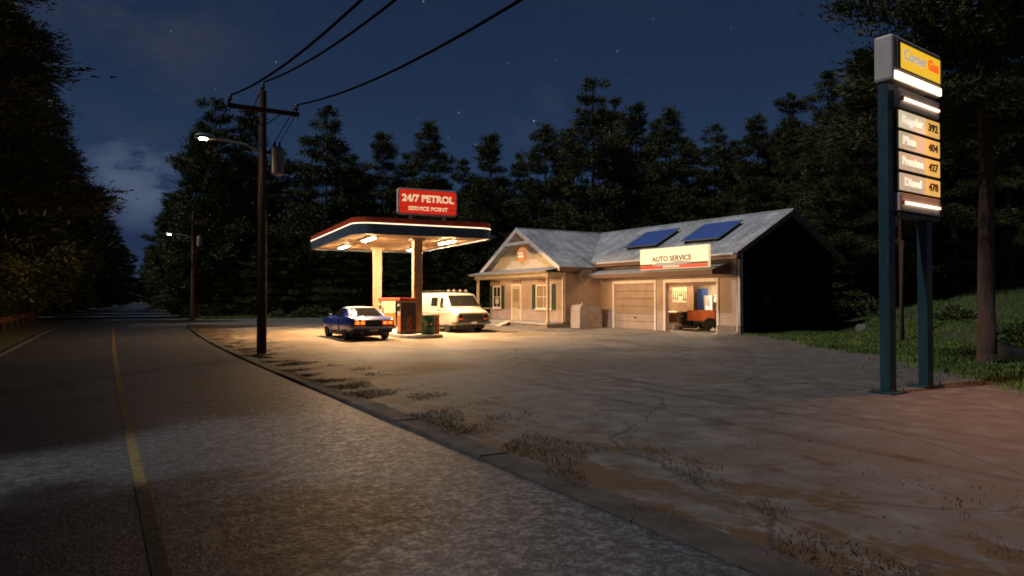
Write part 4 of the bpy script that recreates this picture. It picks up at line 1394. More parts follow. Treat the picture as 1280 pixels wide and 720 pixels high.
def van(loc, rz, label):
    t = thing('parked_van', loc, label, 'van', rz=rz)
    # y, half width at bottom/belt, half width at top, bottom, top
    st = [(-2.48, .90, .80, .46, 1.86), (-2.42, .96, .86, .40, 1.93), (-1.5, .985, .88, .36, 1.97), (.6, .985, .88, .36, 1.97), (.98, .985, .87, .36, 1.93), (1.08, .985, .86, .36, 1.86), (1.66, .98, .88, .36, 1.26), (1.74, .98, .89, .36, 1.215), (2.2, .965, .88, .4, 1.12), (2.38, .95, .86, .44, 1.06), (2.43, .93, .84, .48, 1.0)]
    ys = sorted(set(list(np.linspace(-2.48, 2.43, 34)) + [s[0] for s in st]))
    rings = []
    for y in ys:
        w, wt, zb, zt = interp(st, y)
        zbelt = min(1.12, zt - .14)
        half = [(.6 * w, zb - .02), (.95 * w, zb), (w, zb + .1), (w, .72), (.995 * w, zbelt), (wt + (w - wt) * .12, zt - .1), (wt - .04, zt - .03), (wt - .16, zt), (0, zt + .02)]
        rings.append([(x, y, z) for x, z in half] + [(-x, y, z) for x, z in reversed(half[:-1])])
    m = MB(); m.loft(rings)
    body = m.build('body', MT['vanwhite'], t, smooth=35)
    c = MB()
    for s in (-1, 1):
        for y in (-1.45, 1.42):
            c.lathe([(.40, -.25), (.40, .25)], 28, (s * .98, y, .36), 'x')
    carve(body, c)
    # windscreen on the slope (1.08,1.86)-(1.66,1.26)
    a, b = Vector((0, 1.66, 1.27)), Vector((0, 1.08, 1.875))
    nn = Vector((0, .6, .58)).normalized()
    def ws(k, x, lift=.012):
        p = a.lerp(b, k) + nn * lift
        return (x, p.y, p.z + .006)
    m = MB(); m.slab([ws(.10, .80), ws(.10, -.80), ws(.93, -.72), ws(.93, .72)], .012)
    w_ = m.build('windscreen', MT['carglass'], t)
    m = MB()
    m.slab([ws(.03, .86, .02), ws(.03, -.86, .02), ws(.10, -.84, .02), ws(.10, .84, .02)], .012)
    m.tube([ws(.1, .45, .03), ws(.35, .1, .03)], .008, 5); m.tube([ws(.1, -.2, .03), ws(.35, -.5, .03)], .008, 5)
    m.build('wiper', MT['carblack'], w_)
    for s in (-1, 1):
        def sd(y, z, lift=.012):
            w, wt, zb, zt = interp(st, y)
            zbelt = min(1.12, zt - .14); zt2 = zt - .1
            k = (z - zbelt) / max(.01, zt2 - zbelt)
            xx = .995 * w + ((wt + (w - wt) * .12) - .995 * w) * k
            return (s * (xx + lift), y, z)
        def pane(pts, nm, mt, lift=.012, th=.01):
            q = [sd(y, z, lift) for y, z in pts]
            m = MB(); m.slab(q if s > 0 else list(reversed(q)), th)
            return m.build(nm, mt, t)
        pane([(.42, 1.30), (.62, 1.76), (.92, 1.76), (1.12, 1.48), (1.20, 1.30)][::-1] if False else [(.72, 1.28), (1.02, 1.28), (1.02, 1.70), (.72, 1.74)], 'front_window', MT['carglass'])
        pane([(-.32, 1.30), (.42, 1.30), (.42, 1.74), (-.32, 1.74)], 'side_window', MT['carglass'])
        for y0, y1, z0, z1 in ((.56, .572, .5, 1.78), (1.12, 1.13, .62, 1.26), (-.75, -.738, .5, 1.78)):
            pane([(y0, z0), (y1, z0), (y1, z1), (y0, z1)], 'door_gap', MT['carblack'], .006, .008)
        pane([(-2.2, 1.0), (1.9, 1.0), (1.9, 1.03), (-2.2, 1.03)], 'side_crease', MT['vanwhite'], .014, .012)
        pane([(.62, 1.08), (.78, 1.08), (.78, 1.12), (.62, 1.12)], 'handle', MT['chrome'], .03, .02)
        m = MB(); m.box(s * 1.1 - .06, s * 1.1 + .06, 1.16, 1.24, 1.22, 1.42); m.tube([(s * .97, 1.2, 1.25), (s * 1.08, 1.2, 1.3)], .015, 6); m.build('mirror', MT['carblack'], t)
    # front: grille, lamps, bumper
    m = MB(); m.box(-.84, .84, 2.36, 2.455, .60, .96); gr = m.build('grille_surround', MT['pumpdark'], t, bevel=.015)
    m = MB()
    m.box(-.52, .52, 2.44, 2.463, .66, .90); m.build('grille', MT['carblack'], gr)
    m = MB()
    for k in range(5): m.box(-.52, .52, 2.463, 2.469, .68 + k * .048, .69 + k * .048)
    m.build('grille_bar', MT['darkmetal'], gr)
    for s in (-1, 1):
        m = MB(); m.box(s * .68 - .1, s * .68 + .1, 2.455, 2.472, .74, .90); m.build('headlight', MT['carglass'], t, bevel=.01)
        m = MB(); m.box(s * .68 - .1, s * .68 + .1, 2.455, 2.47, .66, .73); m.build('indicator', MT['red'], t)
    m = MB(); m.box(-.96, .96, 2.40, 2.54, .44, .56); m.box(-.97, -.9, 2.0, 2.45, .44, .54); m.box(.9, .97, 2.0, 2.45, .44, .54); m.build('front_bumper', MT['chrome'], t, bevel=.03)
    m = MB(); m.box(-.15, .15, 2.535, 2.55, .45, .55); m.build('number_plate', MT['plate'], t)
    m = MB(); m.box(-.96, .96, -2.58, -2.44, .42, .54); m.build('rear_bumper', MT['chrome'], t, bevel=.03)
    m = MB(); m.box(-.82, .82, -2.1, 2.1, .22, .4); m.build('underbody', MT['carblack'], t)
    # roof rack rails and row of roof lamps
    m = MB()
    for s in (-1, 1):
        m.tube([(s * .7, -2.1, 2.08), (s * .7, .6, 2.08)], .018, 6)
        for y in (-2.0, -1.2, -.4, .4): m.tube([(s * .7, y, 1.93), (s * .7, y, 2.08)], .015, 6)
    for y in (-2.0, -1.2, -.4, .4): m.tube([(-.7, y, 2.085), (.7, y, 2.085)], .015, 6)
    m.build('roof_rack', MT['darkmetal'], t)
    m = MB(); m.tube([(-.62, .72, 2.0), (.62, .72, 2.0)], .018, 6); m.box(-.5, -.46, .7, .74, 1.95, 2.0); m.box(.46, .5, .7, .74, 1.95, 2.0); br = m.build('lamp_bar', MT['darkmetal'], t)
    for x_ in (-.5, -.17, .17, .5):
        m = MB(); m.lathe([(.03, 0), (.075, .05), (.08, .09), (.06, .1)], 14, (0, 0, 0), 'y'); m.v = [(x_ + x, .68 + y, 2.07 + z) for x, y, z in m.v]; m.build('roof_lamp', MT['greymetal'], t, smooth=True)
    for s in (-1, 1):
        for y in (-1.45, 1.42):
            wheel(t, s * .84, y, .345, .22, s)
    return t
van((15.75, 32.05, .012), R(181), 'cream white van with black grille and roof lamps parked past the pumps')

# ------------------------------------------------------------------ utility poles and cables
def util_pole(X, Y, ht, label, rz=0.0):
    t = thing('utility_pole', (X, Y, 0), label, 'utility pole', rz=rz, group='utility poles along the kerb')
    m = MB(); m.tube([(0, 0, -.1), (0, 0, ht * .5), (0.0, 0, ht)], [.15, .13, .105], 14); m.build('pole', MT['polewood'], t, smooth=True)
    zc = ht - .62
    m = MB(); m.box(-1.06, 1.06, -.2, -.1, zc - .07, zc + .07); ca = m.build('crossarm', MT['polewood'], t, bevel=.01)
    for s in (-1, 1):
        m = MB(); m.tube([(s * .5, -.15, zc - .06), (0, -.12, zc - .5)], .02, 6); m.build('brace', MT['darkmetal'], t)
    for x_, z_, y_ in ((-.98, zc + .07, -.15), (.98, zc + .07, -.15), (0, ht, 0)):
        m = MB(); m.lathe([(.02, 0), (.03, .06), (.06, .08), (.07, .12), (.05, .15), (.065, .19), (.04, .24)], 12, (x_, y_, z_)); m.build('insulator', MT['darkmetal'], t, smooth=True)
    m = MB(); m.lathe([(.17, 0), (.2, .02), (.2, .78), (.18, .82), (.06, .86)], 20, (.42, -.05, ht - 2.55)); tr = m.build('transformer', MT['transformer'], t, smooth=True)
    m = MB(); m.box(.1, .26, -.12, .04, ht - 2.4, ht - 2.3); m.box(.1, .26, -.12, .04, ht - 1.95, ht - 1.85); m.build('bracket', MT['darkmetal'], tr)
    m = MB()
    for dx in (-.07, .07): m.lathe([(.03, 0), (.045, .05), (.03, .1), (.045, .15), (.02, .2)], 10, (.42 + dx, -.05, ht - 1.73))
    m.build('bushing', MT['darkmetal'], tr)
    m = MB(); m.tube([(.94, -.12, zc - .05), (.7, -.1, zc - .55), (.49, -.05, ht - 1.55)], .012, 5); m.tube([(.62, -.05, ht - 2.0), (.78, 0, ht - 2.05), (.8, .05, ht - 2.6), (.6, .05, ht - 3.0), (.13, .0, ht - 3.15)], .014, 5)
    m.tube([(-.96, -.15, zc - .05), (-1.02, -.1, zc - .5), (-.9, -.05, ht - 1.62)], .01, 5)
    m.build('jumper_cable', MT['wire'], t)
    za = ht - 1.66
    m = MB(); m.tube([(-.1, 0, za - .25), (-.5, 0, za - .06), (-1.0, 0, za), (-1.45, 0, za)], .04, 8); la = m.build('lamp_arm', MT['greymetal'], t)
    m = MB(); m.lathe([(.03, -.04), (.08, .0), (.17, .12), (.2, .35), (.17, .5), (.05, .6)], 16, (0, 0, 0), 'x')
    m.v = [(-1.35 - x, y, za + .02 + max(z, -.05) * .7) for x, y, z in m.v]
    lh = m.build('lamp_head', MT['greymetal'], t, smooth=True)
    m = MB(); m.lathe([(.03, -.03), (.07, -.022), (.095, -.010), (.10, .0)], 18); m.v = [(-1.68 + x * 1.25, y, za - .02 + z) for x, y, z in m.v]
    m.build('lens', MT['streetlens'], lh, smooth=True)
    return t, zc
U1 = (4.38, 22.0); U2 = (6.5, 58.5)
util_pole(*U1, 8.1, 'wooden utility pole with transformer and lamp at the forecourt kerb, nearest one')
util_pole(*U2, 8.3, 'small far utility pole with a lit lamp at the end of the forecourt', rz=R(-6))

def sag(a, b, s, n=24):
    a, b = Vector(a), Vector(b)
    return [tuple(a.lerp(b, i / n) - Vector((0, 0, 4 * s * (i / n) * (1 - i / n)))) for i in range(n + 1)]
zc = 8.1 - .62 + .3
def cable(name, a, b, s, r, label, group=None, n=24):
    m = MB(); m.tube(sag(a, b, s, n), r, 6)
    o = m.build(name, MT['wire'], None, smooth=True)
    tag(o, label, 'cable', group)
    return o
U0Y = -13.0
for dx, zz, lab in ((-.98, zc, 'outermost road side overhead wire rising from the near utility pole'), (0, 8.34, 'middle overhead wire rising from the top of the near utility pole'), (.98, zc, 'forecourt side overhead wire rising from the near crossarm')):
    cable('overhead_wire', (U1[0] + dx, U1[1] - .15, zz), (U1[0] + dx, U0Y, zz), 1.75, .026, lab, 'overhead wires along the road')
for dx, zz, lab in ((-.98, zc, 'road side wire between the two utility poles'), (0, 8.34, 'top wire between the two utility poles'), (.98, zc, 'forecourt side wire between the two utility poles')):
    cable('overhead_wire', (U1[0] + dx, U1[1] - .15, zz), (U2[0] + dx, U2[1], zz + .2), .9, .018, lab, 'overhead wires along the road')
# service pole at the wood's edge and the service drops
SP = (27.3, 15.2)
sp = thing('service_pole', (*SP, float(gz(*SP))), 'thin bare wooden pole in the grass behind the price sign', 'utility pole')
m = MB(); m.tube([(0, 0, -.2), (.02, 0, 4), (0, 0, 8.2)], [.11, .1, .08], 10); m.build('pole', MT['polewood'], sp, smooth=True)
m = MB(); m.tube([(-.25, 0, 7.9), (.25, 0, 7.9)], .03, 6); m.build('crosspiece', MT['darkmetal'], sp)
cable('service_wire', (U1[0] + .1, U1[1], 5.25), (SP[0] - .2, SP[1], 7.75), 1.25, .006, 'upper thin cable crossing before the pines from pole to pole', 'thin cables over the forecourt')
cable('service_wire', (U1[0] + .1, U1[1], 4.95), (SP[0] + .2, SP[1], 7.45), 1.3, .006, 'lower thin cable crossing before the pines from pole to pole', 'thin cables over the forecourt')
cable('service_wire', (27.35, 21.6, 4.6), (SP[0], SP[1], 6.2), .35, .016, 'short service cable from the dark gable end to the service pole', 'thin cables over the forecourt')

# ------------------------------------------------------------------ price sign
PS = (12.0, 6.85, .012)
ps = thing('price_sign', PS, 'tall fuel price sign on two teal posts with a lit yellow header', 'sign', rz=R(5))
W_ = 1.95
for x0 in (.0, 1.5):
    m = MB(); m.box(x0, x0 + .24, .04, .22, .03, 5.62); m.build('post', MT['teal'], ps, bevel=.012)
    m = MB(); m.box(x0 - .14, x0 + .38, -.1, .36, .0, .03); bp = m.build('base_plate', MT['teal'], ps)
    for bx in (x0 - .08, x0 + .32):
        for by in (-.04, .3):
            m = MB(); m.lathe([(.03, .03), (.03, .06), (.015, .06), (.015, .1)], 8, (bx, by, 0))
            m.build('bolt', MT['rust'], bp)
HZ0, HZ1 = 5.55, 6.38
m = MB(); m.box(-.04, W_, -.06, .27, HZ0, HZ1); hb = m.build('header_box', MT['signshell'], ps, bevel=.05)
m = MB()
zf0, zf1 = HZ0 + .24, HZ1 - .12
m.box(.10, W_ - .05, -.10, -.062, zf0 - .03, zf0); m.box(.10, W_ - .05, -.10, -.062, zf1, zf1 + .03); m.box(.10, .19, -.10, -.062, zf0, zf1); m.box(W_ - .09, W_ - .05, -.10, -.062, zf0, zf1)
m.build('face_frame', MT['paneldark'], hb)
m = MB(); m.box(.19, W_ - .09, -.075, -.062, zf0, zf1); m.build('yellow_face', MT['yellowface'], hb)
text('lettering', 'Corner', MT['greyletter'], hb, (.80, -.08, zf0 + .28), rx, .27, .9, .008)
text('lettering', 'Gas', MT['redletter'], hb, (1.55, -.08, zf0 + .28), rx, .27, .46, .014)
m = MB(); m.box(.04, W_ - .06, -.085, -.062, HZ0 + .03, HZ0 + .17); m.build('light_band', MT['whiteband'], hb)
ROW = .375
top = 5.46
names = [None, ('Regular', '392'), ('Plus', '404'), ('Premium', '427'), ('Diesel', '478'), None]
for i, nm in enumerate(names):
    z1 = top - i * ROW; z0 = z1 - ROW + .05
    if nm is None:
        m = MB(); m.box(.25, W_ - .04, -.04, .2, z0, z1); p_ = m.build('lamp_panel', MT['signshell'], ps, bevel=.01)
        m = MB(); m.box(.36, W_ - .12, -.075, -.045, z0 + .135, z0 + .165); m.build('tube_lamp', MT['tube'], p_)
        m = MB(); m.box(.33, .36, -.08, -.042, z0 + .11, z0 + .19); m.box(W_ - .12, W_ - .09, -.08, -.042, z0 + .11, z0 + .19); m.build('lamp_holder', MT['red'], p_)
    else:
        m = MB(); m.box(.25, W_ - .04, -.02, .2, z0 - .02, z1); p_ = m.build('price_panel', MT['paneldark'], ps)
        tag(p_, 'price panel reading %s %s' % (nm[0], nm[1]))
        m = MB(); m.box(.27, 1.29, -.04, -.022, z0, z1 - .02); m.build('name_plate', MT['panelpale' if i == 1 else 'panelgrey'], p_)
        m = MB(); m.box(1.30, W_ - .05, -.04, -.022, z0, z1 - .02); m.build('price_plate', MT['pricegold'], p_)
        text('lettering', nm[0], MT['lightletter'], p_, (.77 - (.14 if len(nm[0]) < 5 else 0), -.046, (z0 + z1) / 2 - .01), rx, .2, {'Plus': .5, 'Diesel': .66}.get(nm[0], .82), .006)
        text('price_digits', nm[1], MT['pricetext'], p_, (1.6, -.046, (z0 + z1) / 2 - .01), rx, .2, .40, .004)
m = MB()
zb = top - 6 * ROW + .02
m.box(.25, W_ - .04, -.03, .19, zb - .06, zb + .0); m.box(.25, W_ - .04, .2, .23, zb, top)
m.build('frame', MT['paneldark'], ps)

# the lamp behind the header's light band throws a warm pool in front of the sign
sl = bpy.data.lights.new('sign_lamp', 'SPOT')
sl.energy = 1150
sl.color = (1.0, .36, .13)
sl.spot_size = R(138)
sl.spot_blend = .9
sl.shadow_soft_size = .04
slo = bpy.data.objects.new('sign_lamp', sl)
col.objects.link(slo)
slo.parent = ps
slo.location = (1.1, -.30, HZ0 + .02)
slo.rotation_euler = (R(-44), 0, 0)

# guard rail on the far left
gr = thing('guard_rail', (-4.1, 46.0, 0), 'low rusty steel guard rail at the left road edge', 'guard rail')
m = MB()
pr = [(0, .42), (.06, .46), (.06, .52), (0, .56), (.06, .6), (.06, .66), (0, .7)]
for i in range(len(pr) - 1):
    m.slab([(pr[i][0], -16, pr[i][1]), (pr[i][0], 16, pr[i][1]), (pr[i + 1][0], 16, pr[i + 1][1]), (pr[i + 1][0], -16, pr[i + 1][1])], .008)
m.build('beam', MT['rust'], gr)
for k in range(11):
    m = MB(); y_ = -15.5 + k * 3.1; m.box(-.14, -.02, y_ - .06, y_ + .06, -.1, .72); m.build('post', MT['polewood'], gr)
gr.rotation_euler.z = R(-1.0)

# ------------------------------------------------------------------ trees
def leafquads(C, D, length, width, rng):
    n = len(C)
    rnd = rng.normal(0, 1, (n, 3))
    D = D / np.linalg.norm(D, axis=1, keepdims=True)
    W = np.cross(D, rnd); W /= np.linalg.norm(W, axis=1, keepdims=True) + 1e-9
    l = (length * rng.uniform(.6, 1.35, n))[:, None]; w = (width * rng.uniform(.6, 1.3, n))[:, None]
    A = C - D * l * .5; B = C + D * l * .5
    V = np.stack([A - W * w * .5, A + W * w * .5, B + W * w * .15, B - W * w * .15], 1)
    return V.reshape(-1, 3)

def make_pine(seed, H, Rad, base, tiers, per, dens, leaf, nleaf, trunk_r, gap=.15, lean=0.0, wood=True, flat=.62, thin=.3):
    """trunk+limbs and a crown of needle sprays carried on drooping boughs in whorls"""
    rng = np.random.default_rng(seed)
    tv = MB()
    zs = np.concatenate([[0, .35, 1.0], np.linspace(2.2, H * .985, 9)])
    NZ = len(zs)
    bend = np.cumsum(rng.normal(0, .010 * H / 10, (NZ, 2)), 0)
    tp = [(bend[i, 0] + lean * zs[i], bend[i, 1], zs[i] - (.3 if i == 0 else 0)) for i in range(NZ)]
    tr = [trunk_r * (1.35, 1.14, 1.04)[i] if i < 3 else trunk_r * (1 - .93 * (zs[i] / H)) + .015 for i in range(NZ)]
    tv.tube(tp, tr, 10)
    def axis(z):
        return np.array([np.interp(z, zs, [p[0] for p in tp]), np.interp(z, zs, [p[1] for p in tp]), z])
    C, D = [], []
    tiers = int(tiers * 1.35)
    for i in range(tiers):
        t = (i + rng.uniform(-.3, 1.3)) / tiers
        t = min(max(t, 0.0), .985)
        z = H * (base + (1 - base) * t)
        prof = ((1 - t) ** .68 * min(1.0, .6 + 1.7 * t)) * (1 + .16 * math.sin(t * 17 + seed) + .1 * math.sin(t * 41 + seed * 2)) + .05
        k = max(3, int(round(per * (1 - .4 * t) + rng.uniform(-1, 1))))
        a0 = rng.uniform(0, 2 * np.pi)
        for j in range(k):
            if rng.random() < gap: continue
            a = a0 + 2 * np.pi * j / k + rng.normal(0, .22)
            ln = max(.4, Rad * prof * rng.uniform(.55, 1.15))
            dirv = np.array([np.cos(a), np.sin(a)])
            rise = (.42 * t - .05) + rng.normal(0, .09)
            p0 = axis(z)
            def pt(s):
                return p0 + np.array([dirv[0] * ln * s, dirv[1] * ln * s, ln * (rise * s - .22 * s * s + .12 * s ** 4)])
            if wood and ln > .6:
                tv.tube([tuple(pt(0)), tuple(pt(.45)), tuple(pt(.95))], [max(.018, trunk_r * .16 * (1 - t * .5)), .025 + .01 * ln * .3, .008], 4, caps=False)
            nc = max(2, int(ln * dens))
            ss = np.sqrt(rng.uniform(.08, 1.0, nc)) if ln > .8 else rng.uniform(.1, 1, nc)
            side = np.array([-dirv[1], dirv[0]])
            for s in ss:
                spread = .42 * ln * (1.05 - s) * .55 + .14
                off = rng.normal(0, spread)
                c = pt(s) + np.array([side[0] * off, side[1] * off, rng.normal(0, .07) - abs(off) * .12])
                r_ = (.34 + .05 * ln) * rng.uniform(.7, 1.3)
                q = rng.normal(0, 1, (nleaf, 3)) * np.array([r_, r_, r_ * flat]) * .62
                C.append(c + q)
                d = q * .55 / r_ + np.array([dirv[0] * .6, dirv[1] * .6, .22]) + rng.normal(0, .42, (nleaf, 3))
                D.append(d)
    # leader
    top = axis(H * .985)
    q = rng.normal(0, 1, (nleaf * 3, 3)) * np.array([.16, .16, .4]); q[:, 2] = -np.abs(q[:, 2])
    C.append(top + q); D.append(q * .3 + np.array([0, 0, 1.0]))
    C = np.concatenate(C); D = np.concatenate(D)
    V = leafquads(C, D, leaf, leaf * thin, rng)
    return tv, V

def pine(seed, label, group, **kw):
    tv, V = make_pine(seed, **kw)
    t = thing('pine_tree', (0, 0, 0), label, 'pine tree', group=group)
    tr_ = tv.build('trunk', MT['bark'], t, smooth=True, fix=False)
    mesh_np('crown', V, np.arange(len(V)).reshape(-1, 4), MT['needles'], t)
    return t

G_SKY = 'pines behind the station'
protos = {}
def proto(kind):
    """one finished tree of each kind, standing at its first place"""
    specs = dict(
        a=dict(seed=1, H=20, Rad=5.4, base=.07, tiers=25, per=8, dens=4.4, leaf=.31, nleaf=22, trunk_r=.26),
        b=dict(seed=2, H=20, Rad=4.8, base=.06, tiers=27, per=7, dens=4.6, leaf=.30, nleaf=22, trunk_r=.24, gap=.18),
        c=dict(seed=3, H=20, Rad=6.4, base=.08, tiers=22, per=8, dens=4.2, leaf=.32, nleaf=22, trunk_r=.3, gap=.2),
        d=dict(seed=4, H=20, Rad=5.2, base=.06, tiers=24, per=8, dens=4.4, leaf=.30, nleaf=22, trunk_r=.25, gap=.12, lean=.01),
        e=dict(seed=5, H=20, Rad=6.0, base=.10, tiers=20, per=8, dens=4.4, leaf=.32, nleaf=22, trunk_r=.28, gap=.25),
        g=dict(seed=11, H=20, Rad=5.4, base=.10, tiers=15, per=9, dens=7.5, leaf=.17, nleaf=56, flat=.42, trunk_r=.27, gap=.18),
        h=dict(seed=12, H=20, Rad=4.9, base=.13, tiers=14, per=9, dens=7.5, leaf=.17, nleaf=56, flat=.42, trunk_r=.25, gap=.2, lean=.012),
        f=dict(seed=6, H=20, Rad=4.6, base=.04, tiers=28, per=7, dens=4.8, leaf=.29, nleaf=21, trunk_r=.22),
    )
    return specs[kind]

prng = random.Random(21)
def place_pine(kind, X, Y, H, label, group=None, wide=1.0):
    s = H / 20.0
    if kind not in protos:
        t = pine(label=label, group=group, **proto(kind))
        protos[kind] = t
    else:
        t = copy_tree(protos[kind])
        t['label'] = label
        if group: t['group'] = group
        elif 'group' in t.keys(): del t['group']
    t.location = (X, Y, float(gz(X, Y)) - .1)
    t.rotation_euler = (0, 0, prng.uniform(0, 6.28))
    t.scale = (s * wide, s * wide, s)
    return t

# the trees that make the skyline: column in the photograph, top row, depth
sky = [
 ('a', 252, 150, 78, 'dark pine at the left end of the row, overhanging the far utility pole'),
 ('c', 268, 122, 67, 'broad tall pine behind the near utility pole, left of its crossarm'),
 ('d', 310, 128, 72, 'tall pine whose top shows just under the near pole crossarm'),
 ('b', 352, 188, 80, 'lower pine behind the transformer of the near utility pole'),
 ('c', 407, 132, 67, 'broad lone topped pine just right of the near utility pole'),
 ('f', 442, 190, 75, 'narrow lower pine left of the canopy sign, between two taller ones'),
 ('d', 478, 162, 68, 'pine straight above the left part of the canopy'),
 ('b', 508, 192, 78, 'small topped pine just left above the petrol sign'),
 ('a', 537, 150, 67, 'pointed pine rising right behind the petrol sign'),
 ('f', 577, 196, 75, 'low narrow pine right of the petrol sign'),
 ('d', 612, 165, 65, 'pine above the gap between canopy and shop gable'),
 ('b', 650, 192, 72, 'lower pine straight above the shop gable ridge'),
 ('a', 682, 153, 65, 'pine above the wing roof, left of the tallest one'),
 ('f', 712, 158, 70, 'narrow pine pressed against the left of the tallest pine'),
 ('c', 742, 97, 61, 'tallest pine of the row, standing above the roof valley'),
 ('b', 768, 122, 70, 'second tallest pine, just right of the tallest'),
 ('d', 795, 126, 63, 'tall pine above the left solar panels'),
 ('f', 818, 150, 72, 'narrow pine between two tall ones above the solar panels'),
 ('a', 838, 132, 60, 'tall full pine above the right solar panels'),
 ('b', 866, 178, 66, 'low pine in the dip right of the solar panels'),
 ('c', 893, 155, 58, 'round shouldered pine above the lit shop sign'),
 ('d', 921, 172, 64, 'lower pine above the right end of the garage roof'),
 ('a', 948, 142, 55, 'pointed pine above the ridge end of the garage'),
 ('f', 973, 166, 62, 'narrow pine right of the garage ridge end'),
 ('b', 992, 150, 53, 'pine right of the garage, left of the sign side wood'),
 ('e', 1020, 160, 48, 'pine at the start of the sign side wood'),
 ('c', 1046, 128, 45, 'broad pine left behind the price sign'),
 ('g', 1082, 60, 40, 'tall pine straight behind the price sign'),
 ('h', 1150, 20, 42, 'tall dark pine right behind the lower price panels'),
 ('g', 1195, -10, 38, 'dark pine left of the bare lit trunk'),
 ('h', 1262, -30, 36, 'dark pine at the right picture edge behind the lit trunk'),
 ('f', 1300, 0, 44, 'pine reaching in past the right picture edge'),
]
for k, px, py, z, lab in sky:
    X, Y = at(px, z)
    H = height_at(py, z) - float(gz(X, Y)) + .1
    place_pine(k, X, Y, H, lab, G_SKY, wide=prng.uniform(.80, 1.0))

# second and third rows fill the wood behind
LBK = 'dark pine standing in the rows behind the skyline trees'
kinds = 'abcdef'
n_ = 0
for z, step, lo, hi, h0, h1 in ((80, 40, 225, 1000, 13, 16), (94, 44, 205, 1010, 14, 17), (58, 40, 1000, 1330, 15, 19), (74, 52, 960, 1350, 15, 19)):
    px = lo
    while px < hi:
        X, Y = at(px + prng.uniform(-14, 14), z + prng.uniform(-4, 4))
        place_pine(kinds[n_ % 6], X, Y, prng.uniform(h0, h1), LBK, 'pines of the inner rows')
        px += step * prng.uniform(.8, 1.2); n_ += 1
# low dense young pines close the foot of the wood
LYG = 'low young pine closing the foot of the wood'
for px, z in ((228, 66), (290, 65), (335, 64), (372, 65), (430, 64), (462, 66), (505, 65), (560, 65), (596, 66), (640, 68), (720, 64), (790, 66), (870, 60), (950, 50), (1006, 47), (1030, 40), (1068, 42), (1112, 40), (1172, 46), (1218, 42), (1262, 46), (1290, 38)):
    X, Y = at(px, z)
    place_pine('f' if prng.random() < .5 else 'd', X, Y, prng.uniform(6.5, 9.5), LYG, 'young pines at the foot of the wood', wide=1.5)

# the wood on the left of the road
left = [
 ('g', -6.4, 6.0, 13.0, 'pine left of the road beside the camera, mostly outside the picture'),
 ('h', -9.4, 11.5, 15.0, 'pine left of the road just outside the left picture edge'),
 ('g', -8.2, 17.0, 24.0, 'nearest huge pine left of the road, filling the upper left corner'),
 ('h', -6.6, 26.0, 27.0, 'tall pine left of the road whose boughs jut out over the lane'),
 ('g', -6.4, 35.0, 27.0, 'big pine left of the road behind the guard rail'),
 ('h', -6.0, 45.0, 24.0, 'pine left of the road where the guard rail ends'),
 ('d', -5.2, 56.0, 22.0, 'pine left of the road opposite the far lamp'),
 ('a', -4.6, 68.0, 21.0, 'pine left of the road past the far lamp'),
 ('b', -3.4, 81.0, 20.0, 'pine of the left row where the road starts to bend'),
 ('c', -2.6, 96.0, 19.0, 'far pine of the left row on the bend'),
 ('e', -1.4, 114.0, 18.5, 'farther pine of the left row on the bend'),
 ('a', 0.4, 136.0, 18.0, 'small looking pine of the left row far down the road'),
 ('d', 2.2, 162.0, 18.0, 'tiny pine of the left row near the vanishing road'),
 ('b', 4.6, 192.0, 18.0, 'last pine of the left row before the road vanishes'),
]
for k, X, Y, H, lab in left:
    place_pine(k, X, Y, H, lab, 'pines left of the road', wide=1.02)
LLB = 'dark pine in the depth of the wood left of the road'
for X, Y in ((-12, 24), (-13, 33), (-11.5, 42), (-14, 51), (-11, 60), (-12, 14), (-9.5, 22), (-10, 30), (-9.6, 39), (-10.5, 72), (-10, 86), (-9, 104), (-7, 124), (-5, 150), (-18, 40), (-19, 56), (-17, 74), (-16, 96), (-2, 180)):
    place_pine(kinds[n_ % 6], X, Y, prng.uniform(20, 25), LLB, 'pines deep in the left wood'); n_ += 1
LLY = 'low young pine under the tall trees left of the road'
for X, Y in ((-6.5, 22), (-7, 31), (-6.3, 39), (-6.5, 48), (-6.2, 58), (-5.6, 70), (-5, 84), (-3.6, 102), (-2, 122), (0, 146)):
    place_pine('f', X, Y, prng.uniform(6, 9), LLY, 'young pines left of the road', wide=1.5); n_ += 1
# right of the road beyond the forecourt
for k, X, Y, H, lab in (('a', 13.5, 84.0, 17.0, 'pine right of the road beyond the far lamp'), ('c', 14.5, 100.0, 17.0, 'second pine right of the road beyond the far lamp'),
                        ('b', 15.5, 120.0, 17.0, 'third pine right of the road toward the bend'), ('d', 17.0, 146.0, 17.0, 'far pine right of the road on the bend'), ('e', 19.5, 180.0, 17.0, 'last pine right of the road before it vanishes')):
    place_pine(k, X, Y, H, lab, 'pines right of the far road')
# the end of the visible road is closed by a far wood
def far_wood():
    rng = np.random.default_rng(9)
    Vs = []
    for i in range(46):
        Y = rng.uniform(206, 260); X = float(curve_x(Y)) + rng.uniform(-30, 45)
        tv, V = make_pine(100 + i % 5, H=17, Rad=5.5, base=.05, tiers=16, per=6, dens=2.6, leaf=.9, nleaf=6, trunk_r=.3, wood=False)
        Vs.append(V * rng.uniform(.8, 1.1) + np.array([X, Y, 0]))
    V = np.concatenate(Vs)
    o = mesh_np('far_wood', V, np.arange(len(V)).reshape(-1, 4), MT['needles'])
    tag(o, 'far off dark wood closing the end of the road', kind='stuff')
far_wood()

